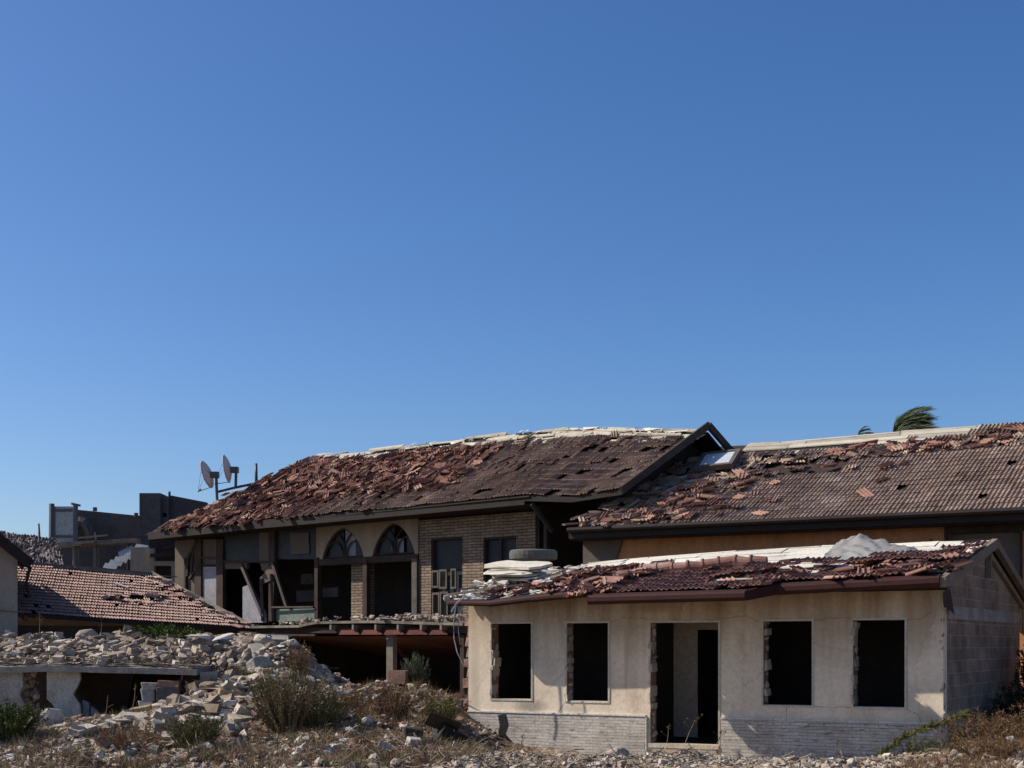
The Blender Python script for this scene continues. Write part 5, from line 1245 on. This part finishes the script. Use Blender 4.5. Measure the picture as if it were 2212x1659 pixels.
# toppled dark box/chair by the house corner
tb_ = thing('toppled_cabinet', 'dark toppled metal cabinet gaping open by the house corner', 'cabinet', W(965, 1600, 25.2))
m = MB(); Mx = Euler((.3, .5, .4)).to_matrix().to_4x4(); m.box(-.24, .24, -.2, -.17, -.28, .28, .4, Mx); m.box(-.24, -.21, -.17, .2, -.28, .28, .4, Mx); m.box(.21, .24, -.17, .2, -.28, .28, .4, Mx); m.box(-.21, .21, -.17, .2, .25, .28, .4, Mx)
m.build('body', M_black, tb_)
m = MB(); m.box(-.3, .3, -.02, .0, -.16, .16, .5, Matrix.Translation((-.06, -.12, .32)) @ Euler((.7, .35, .2)).to_matrix().to_4x4()); m.build('lid', pmat('brown_rusty_lid', [(.05,.036,.02), (.10,.075,.045)], 3, .4), tb_)
# twisted pieces by the canopy left
for (a, b, c_, lab) in (((888, 0), 0, 0, ''),) if False else ():
    pass
for (pts, w_, mt, lab) in (([(662, 1405), (680, 1436)], .06, M_greywood, 'dark strut leaning under the left of the canopy'), ([(660, 1440), (680, 1450), (684, 1437)], .03, M_paleconc, 'bent white strip under the canopy'),
                           ([(668, 1480), (674, 1465)], .04, M_paleconc, 'short white stick standing in the weeds under the canopy'), ([(689, 1459), (710, 1471), (714, 1458)], .05, M_boardw, 'white angled slat right of the bent strip')):
    m = MB(); ps = [W(u, v, 30.4) for u, v in pts]; c = ps[0].copy()
    for p, q in zip(ps, ps[1:]): m.beam(p-c, q-c, w_, w_*.6, .8)
    o = m.build('debris_strip', mt); o.location = c; tag(o, lab, 'debris')
m = MB(); c = W(60, 1405, 30.5)
m.tube([W(58, 1372, 31.2)-c, W(78, 1395, 30.9)-c, W(92, 1425, 30.6)-c, W(100, 1438, 30.5)-c], [.015, .03, .03, .02], 5); m.tube([W(92, 1425, 30.6)-c, W(130, 1428, 30.4)-c, W(175, 1424, 30.4)-c], [.025, .02, .012], 5)
o = m.build('dead_branch', M_stem); o.location = c; tag(o, 'bare forked dead branch lying on the top left of the rubble', 'branch')
for k, (pts, lab) in enumerate([([(392, 1470), (400, 1440), (412, 1428), (430, 1432)], 'bent rusty rebar rod rising from the right end of the ruin slab'), ([(600, 1500), (622, 1470), (650, 1462), (668, 1478)], 'looped rusty rebar rod in front of the leaning brown panel'),
                                ([(300, 1600), (345, 1585), (395, 1592)], 'rusty rebar rod lying in the weeds below the ruin opening'), ([(1190, 1648), (1230, 1622), (1262, 1618)], 'thin rusty rod sticking out of the gravel before the stone dado')]):
    Yk = (28.4, 28.2, 25.8, 23.6)[k]; m = MB(); ps = [W(u, v, Yk) for u, v in pts]; c = ps[0].copy(); q = []
    for a, b in zip(ps, ps[1:]): q += [a-c, a.lerp(b, .5)-c+Vector((0, 0, .01))]
    m.tube(q + [ps[-1]-c], .009, 5); o = m.build('rebar_rod', M_redpaint, smooth=True); o.location = c; tag(o, lab, 'rebar')
for (u, v, Y, sz, rot, lab, mt_) in ((330, 1562, 26.9, (.42, .26, .05), (R(24), .1, .4), 'broad tilted grey slab below the block stack', M_concrete), (560, 1520, 27.3, (.34, .24, .05), (R(18), -.25, -.3), 'broken grey slab left of the tall olive bush', M_concrete),
                                (160, 1600, 26.0, (.30, .2, .045), (R(20), .2, .2), 'pale slab fragment right of the deep green bush', M_paleconc), (740, 1600, 25.2, (.26, .17, .05), (R(14), .3, .5), 'half-buried slab in the grass below the rounded pale boulder', M_concrete),
                                (60, 1640, 24.0, (.24, .16, .04), (R(18), -.2, .1), 'flat slab fragment at the bottom left edge', M_concrete)):
    S_('concrete_slab', lab, 'slab', u, v, Y, sz, mt_, rot, .5, FLAT2)
# sticks as stuff
m = MB()
for i in range(150):
    u = U(-40, 1050) if i < 120 else U(1050, 2250); Y = U(21.5, 32) if u < 1000 else U(20.8, 23.5); x = (u-CX)*Y/F
    if inA(x, Y, .1) or (0 < u < 430 and Y0-.1 < Y < Y0+3.1): continue
    l = U(.15, .6); a = U(0, 6.3); p = Vector((x, Y, hgt(x, Y)+.06)); m.beam(p, p+Vector((l*math.cos(a), l*math.sin(a), U(-.03, .2))), U(.008, .03), U(.008, .02))
tag(m.build('wood_splinters', M_greywood), 'thin wood splinters strewn over the rubble', 'rubble', kind='stuff')

m = MB()
for i in range(1500):
    if i < 900: u, Y = random.triangular(560, 1400, 980), U(20.8, 25.5)
    else: u, Y = (U(0, 700), U(21, 27)) if i < 1250 else (U(1400, 2280), U(20.8, 23.2))
    x = (u-CX)*Y/F
    if inA(x, Y, .12) or not (-16 < x < 14): continue
    p = Vector((x, Y, hgt(x, Y)+U(0, .05))); a = U(0, 6.3); d = Vector((math.cos(a), math.sin(a), U(0, .8))).normalized(); l = U(.1, .42); pts = [p]
    for k in range(3): p = p + d*l/3; d = (d + Vector((random.gauss(0, .35), random.gauss(0, .35), random.gauss(-.15, .25)))).normalized(); pts.append(p)
    rr = U(.004, .010); m.tube(pts, [rr, rr, rr*.8, rr*.4], 3)
tag(m.build('dry_twigs', pmat('bleached_twig', [(.16,.125,.085), (.30,.25,.185), (.46,.40,.31)], 3, .8, bump=0), recalc=False), 'tangle of bleached dry twigs over the rubble in front', 'twigs', kind='stuff')
# =================================================================== VEGETATION
def blade(mb, p, d, l, w, droop, rnd, seg=3):
    p = Vector(p); d = Vector(d).normalized(); s = d.cross(Vector((random.gauss(0, 1), random.gauss(0, 1), random.gauss(0, .3)))).normalized()
    pts = []; c = p.copy(); dd = d.copy()
    for i in range(seg+1):
        ww = w*(1-i/seg)*.5 + w*.03; pts += [c - s*ww, c + s*ww]; c = c + dd*(l/seg); dd = (dd + Vector((0, 0, -droop/seg))).normalized()
    mb.add(pts, [(2*i, 2*i+1, 2*i+3, 2*i+2) for i in range(seg)], rnd)
def shrub(name, label, cat, base, h, rad, stems, leaves, lmat, ll=.07, lw=.012, lean=(0,0), droop=.5, spread=.6, smat=None, up=.5):
    """stems arching out of the base, each carrying many small leaves"""
    t = thing(name, label, cat, base); sm = MB(); lm = MB()
    for i in range(stems):
        a = U(0, 6.283); r_ = rad*math.sqrt(random.random()); hh = h*U(.55, 1.05)*(1-.35*r_/rad)
        root = Vector((r_*.35*math.cos(a), r_*.35*math.sin(a), -.08)); tip = Vector((r_*math.cos(a)+lean[0]*hh, r_*math.sin(a)+lean[1]*hh, hh))
        mid = (root+tip)/2 + Vector((random.gauss(0, .05)*h, random.gauss(0, .05)*h, h*.08))
        pts = []
        for k in range(5): s = k/4; pts.append(root*(1-s)**2 + mid*2*s*(1-s) + tip*s*s)
        sm.tube(pts, [.009*(1-.7*k/4)*max(.5, h) for k in range(5)], 3)
        for k in range(leaves):
            s = U(.04, 1.02); c = root*(1-s)**2 + mid*2*s*(1-s) + tip*s*s; dr = (tip-root).normalized()*up + Vector((random.gauss(0, spread), random.gauss(0, spread), random.gauss(0, spread)))
            blade(lm, c, dr, ll*U(.6, 1.3), lw, droop, min(1, max(0, random.gauss(.5, .25))), 2)
    sm.build('stems', smat or M_stem, t, recalc=False); lm.build('foliage', lmat, t, recalc=False)
    return t
def gpos(u, Y): x = (u-CX)*Y/F; return Vector((x, Y, hgt(x, Y)))
random.seed(101)
shrub('olive_bush', 'tall feathery olive bush in the middle of the rubble slope', 'bush', gpos(610, 26.2), 1.3, .8, 110, 55, M_leafY2, .10, .008, (.05, 0), .4, .5)
shrub('olive_bush', 'second part of the olive thicket, lower and to the right of the tall one', 'bush', gpos(690, 26.0), .8, .6, 70, 45, M_leafO, .10, .010, (.05, 0), .4, .5)
shrub('olive_bush', 'rounded olive bush low on the slope, left of the tall bush', 'bush', gpos(420, 24.4), .72, .55, 140, 50, M_leafO, .07, .010, (0, 0), .4, .5)
shrub('rusty_weed', 'tawny dry stems mixed through the tall olive bush', 'weed', gpos(625, 26.0), 1.25, .85, 110, 36, M_strawb, .08, .008, (.05, 0), .4, .6)
shrub('green_bush', 'deep green bush at the lower left corner', 'bush', gpos(15, 25.6), .75, .75, 170, 60, M_leafG, .06, .018, (0, 0), .3, .7)
shrub('creeper', 'dark green creeper spilling below the low roof eave', 'bush', gpos(350, 32.2), .42, 1.0, 170, 50, M_leafG, .06, .03, (0, 0), .3, .9)
shrub('green_bush', 'small bright green weed tuft on the stone heap', 'bush', gpos(520, 29.1), .35, .25, 40, 30, M_leafY, .06, .02, (0, 0), .3, .8)
shrub('grey_green_bush', 'upright grey-green bush in the dark under the canopy', 'bush', W(898, 1500, 29.0), .88, .30, 110, 34, M_leafGrey, .11, .012, (.0, 0), .05, .22, up=1)
shrub('yellow_green_bush', 'yellow-green weeds at the left foot of the cream house', 'bush', gpos(955, 25.9), .62, .38, 80, 50, M_leafY, .055, .012, (0, 0), .4, .7)
shrub('rusty_weed', 'rusty dry weed clump between the olive bush and the house', 'weed', gpos(850, 26.6), .75, .5, 110, 45, M_dry, .06, .010, (0, 0), .4, .6)
shrub('rusty_weed', 'low rusty weed clump right beside the tall olive bush', 'weed', gpos(750, 27.0), .5, .5, 90, 40, M_dry, .06, .010, (0, 0), .4, .6)
shrub('rusty_weed', 'rusty weeds in front, left of the rounded olive bush', 'weed', gpos(270, 24.6), .38, .7, 110, 36, M_dry, .06, .009, (0, 0), .4, .6)
shrub('rusty_weed', 'rusty weed growing beside the brown panel under the canopy', 'weed', gpos(640, 29.9), .8, .35, 60, 40, M_dry, .06, .010, (0, 0), .4, .6)
shrub('rusty_weed', 'small rusty weed on top of the stone heap', 'weed', gpos(500, 29.3), .4, .3, 45, 36, M_dry, .06, .010, (0, 0), .4, .6)
shrub('rusty_brush', 'rust-brown twiggy brush at the bottom right corner', 'bush', gpos(2150, 21.6), .55, 1.0, 190, 40, M_dry, .07, .009, (0, 0), .3, .8)
shrub('rusty_brush', 'rust-brown brush at the right edge behind the pale stones', 'bush', gpos(2235, 22.0), .7, .6, 90, 40, M_dry, .07, .009, (0, 0), .3, .8)
shrub('rusty_brush', 'low rusty brush in front of the pale stones, bottom right', 'bush', gpos(2130, 20.4), .3, .7, 110, 36, M_dry, .06, .008, (0, 0), .3, .8)
shrub('dark_shrub', 'dark leafy shrub in the shade beside the gable wall', 'bush', A.w(9.7, 3.4, 0), 1.7, .7, 150, 70, M_leafD, .09, .03, (0, 0), .3, .8)
shrub('dark_shrub', 'taller dark shrub behind, against the far end of the gable wall', 'bush', A.w(10.0, 5.4, 0), 2.9, .9, 190, 80, M_leafD, .09, .03, (0, 0), .3, .8)
# long arching weed with feathery side shoots at the right foot of the wall
ar = thing('arching_weed', 'long arching green weed sweeping up across the right corner of the wall', 'weed', W(1868, 1668, 21.8)); c = ar.location.copy()
sm = MB(); lm = MB(); path = [(1868, 1668), (1900, 1632), (1950, 1594), (2005, 1570), (2060, 1555), (2095, 1540)]
ps = [W(u, v, 21.8+.1*i) - c for i, (u, v) in enumerate(path)]; sm.tube(ps, [.016, .015, .013, .011, .008, .004], 5)
for i in range(1500):
    k = U(0, len(ps)-1.001); j = int(k); p = ps[j].lerp(ps[j+1], k-j); dr = Vector((random.gauss(.3, .6), random.gauss(0, .5), random.gauss(.4, .6))); blade(lm, p, dr, U(.05, .14), .014, .3, random.random(), 2)
sm.build('stem', M_stem, ar, recalc=False); lm.build('foliage', M_leafY, ar, recalc=False)
shrub('feathery_weed', 'feathery olive weed below the arching one', 'weed', gpos(1985, 21.9), .52, .38, 60, 42, M_leafO, .08, .009, (.2, 0), .3, .5)
shrub('feathery_weed', 'small feathery weed at the stone dado, right corner of the wall', 'weed', gpos(2060, 22.0), .55, .22, 34, 42, M_leafY, .07, .010, (.2, 0), .3, .5)
# thin weeds in front of the door / wall
def weed(u, v0, v1, Y, label, head, mt, n=3):
    base = W(u, v0, Y); t = thing('dry_stalk', label, 'weed', base, 0); sm = MB(); lm = MB(); top = W(u+head[0], v1, Y) - base
    sm.tube([(0, 0, 0), top*.5 + Vector((random.gauss(0, .02), 0, 0)), top], [.009, .007, .004], 4)
    for i in range(n):
        s = U(.35, .85); p = top*s; q = p + Vector((random.choice((-1, 1))*U(.04, .14), random.gauss(0, .05), U(.05, .14))); sm.tube([p, q], [.005, .003], 3)
        for k in range(head[1]//3): blade(lm, q, (random.gauss(0, 1), random.gauss(0, 1), random.gauss(.4, .7)), U(.02, .05), .012, .2, random.random(), 2)
    for k in range(head[1]*2): blade(lm, top - top*U(0, .2), (random.gauss(0, 1), random.gauss(0, 1), random.gauss(.4, .7)), U(.03, .07), .012, .2, random.random(), 2)
    sm.build('stem', M_stem, t, recalc=False); lm.build('seed_head', mt, t, recalc=False)
weed(1480, 1606, 1550, 24.7, 'tall dry stalk with a rusty seed head in the doorway', (26, 26), M_dry, 4)
weed(1441, 1606, 1568, 24.7, 'single green stalk at the left of the doorway', (3, 8), M_leafY, 1)
weed(1548, 1608, 1578, 24.5, 'short dry stalk against the right door jamb', (10, 10), M_dry, 2)
weed(1800, 1655, 1600, 22.4, 'forked dark stalk under the third window', (8, 5), M_straw, 2); weed(1855, 1655, 1612, 22.2, 'thin straight stalk right of the forked one', (1, 4), M_straw, 1)
weed(1120, 1640, 1585, 24.9, 'thin dry stalk against the dado under the first window', (10, 8), M_dry, 3)
weed(85, 1372, 1325, 31.5, 'tall rusty stalk before the low roof eave, far left', (1, 14), M_dry, 3); weed(218, 1372, 1330, 31.8, 'thin rusty stalk before the low roof eave', (1, 6), M_dry, 3)
weed(285, 1540, 1478, 27.9, 'tall pale green stalk in front of the ruin opening', (8, 10), M_leafY, 1); weed(225, 1568, 1502, 27.6, 'thin pale stalk left in front of the ruin opening', (8, 4), M_straw, 1)
# dry grass stuff
def grass(name, label, mt, n, uf, yf, hl, keep):
    m = MB()
    for i in range(n):
        u, Y = uf(), yf(); x = (u-CX)*Y/F
        if inA(x, Y, .05) or not keep(u, Y) or (0 < u < 430 and Y0-.1 < Y < Y0+3.1): continue
        z = hgt(x, Y)
        for k in range(11): blade(m, (x+random.gauss(0, .05), Y+random.gauss(0, .05), z-.01), (random.gauss(0, .5), random.gauss(0, .5), 1), U(*hl), .008, U(.2, 1.0), random.random(), 3)
    return tag(m.build(name, mt, recalc=False), label, 'dry grass', kind='stuff')
wd = lambda u, Y: nz(u*.006, Y*.4, 1, 40) > (-.28 if u > 420 else .02) and (Y < 27 or u > 600)
grass('dry_grass', 'rusty brown dry grass over the lower slope', M_dry, 2900, lambda: U(60, 1000), lambda: U(21, 29), (.08, .26), wd)
grass('straw_grass', 'straw-coloured dry grass over the lower slope', M_straw, 3200, lambda: U(0, 1050), lambda: U(20.5, 28.8), (.08, .32), lambda u, Y: nz(u*.008, Y*.4, 1, 47) > 0)
grass('green_weeds', 'sparse olive green weeds between the rubble', M_leafO, 3200, lambda: U(0, 1050), lambda: U(21, 29), (.06, .22), lambda u, Y: nz(u*.008, Y*.4, 1, 57) > .08)
grass('corner_grass', 'rusty dry grass at the bottom right corner', M_dry, 900, lambda: U(1950, 2330), lambda: U(18.2, 22), (.06, .22), lambda u, Y: nz(u*.01, Y*.5, 1, 61) > -.15)
grass('edge_grass', 'thin dry grass along the foot of the cream house', M_straw, 260, lambda: U(1050, 2250), lambda: U(21, 23), (.05, .14), lambda u, Y: True)

# palms behind the ridge of B
random.seed(111)
def palm(u, v, Y, r_, n, label, wind=1.0):
    c = W(u, v, Y); t = thing('palm_tree', label, 'palm tree', (c.x, c.y, 0)); m = MB(); m.tube([(0, 0, 0), (.1, 0, c.z*.5), (0, 0, c.z)], [.28, .2, .2], 9); m.build('trunk', M_stem, t)
    lm = MB()
    for i in range(n):
        a = U(-.8, .8); el = U(.3, 1.35); d = Vector((math.cos(a)*math.cos(el)*(.9*wind), math.sin(a)*math.cos(el), math.sin(el)))
        L = r_*U(.75, 1.1); p = Vector((0, 0, c.z)); dd = d.normalized(); pts = [p.copy()]
        for k in range(6): p = p + dd*(L/6); dd = (dd + Vector((.16*wind, 0, -.16))).normalized(); pts.append(p.copy())
        lm.tube(pts, [.03, .025, .02, .016, .012, .01, .006], 3, .3)
        for k in range(70):
            s = U(.15, .999)*6; j = int(s); q = pts[j].lerp(pts[j+1], s-j); ax_ = (pts[j+1]-pts[j]).normalized()
            side = ax_.cross(Vector((random.gauss(0, .3), random.gauss(0, .3), 1))).normalized()*random.choice((-1, 1))
            blade(lm, q, ax_*1.0 + side*.7 + Vector((.45*wind, 0, .1)), r_*U(.15, .32), .04, .35, random.random(), 3)
    lm.build('crown', M_palm, t, recalc=False)
palm(1928, 938, 70, 2.05, 64, 'bushy windblown palm crown showing above the long brown roof')
palm(1853, 942, 75, .75, 6, 'small sparse palm tip left of the bushy palm')
# bougainvillea at right edge
bo = thing('flowering_bush', 'dark bush with purple blossom at the right edge above the gable', 'bush', A.w(11.6, 7.6, 0)); m = MB(); fl_ = MB(); st_ = MB()
st_.tube([(0, 0, 0), (.1, 0, 2.2), (0, 0, 3.6)], [.06, .05, .02], 6); st_.build('stem', M_stem, bo)
for i in range(3200):
    p = Vector((random.gauss(0, .6), random.gauss(0, .5), 2.6+random.gauss(0, .7))); blade(m if random.random() < .93 else fl_, p, (random.gauss(0, 1), random.gauss(0, 1), random.gauss(.2, 1)), .10, .05, .3, random.random(), 2)
m.build('foliage', M_leafG, bo, recalc=False); fl_.build('blossom', M_flower, bo, recalc=False)
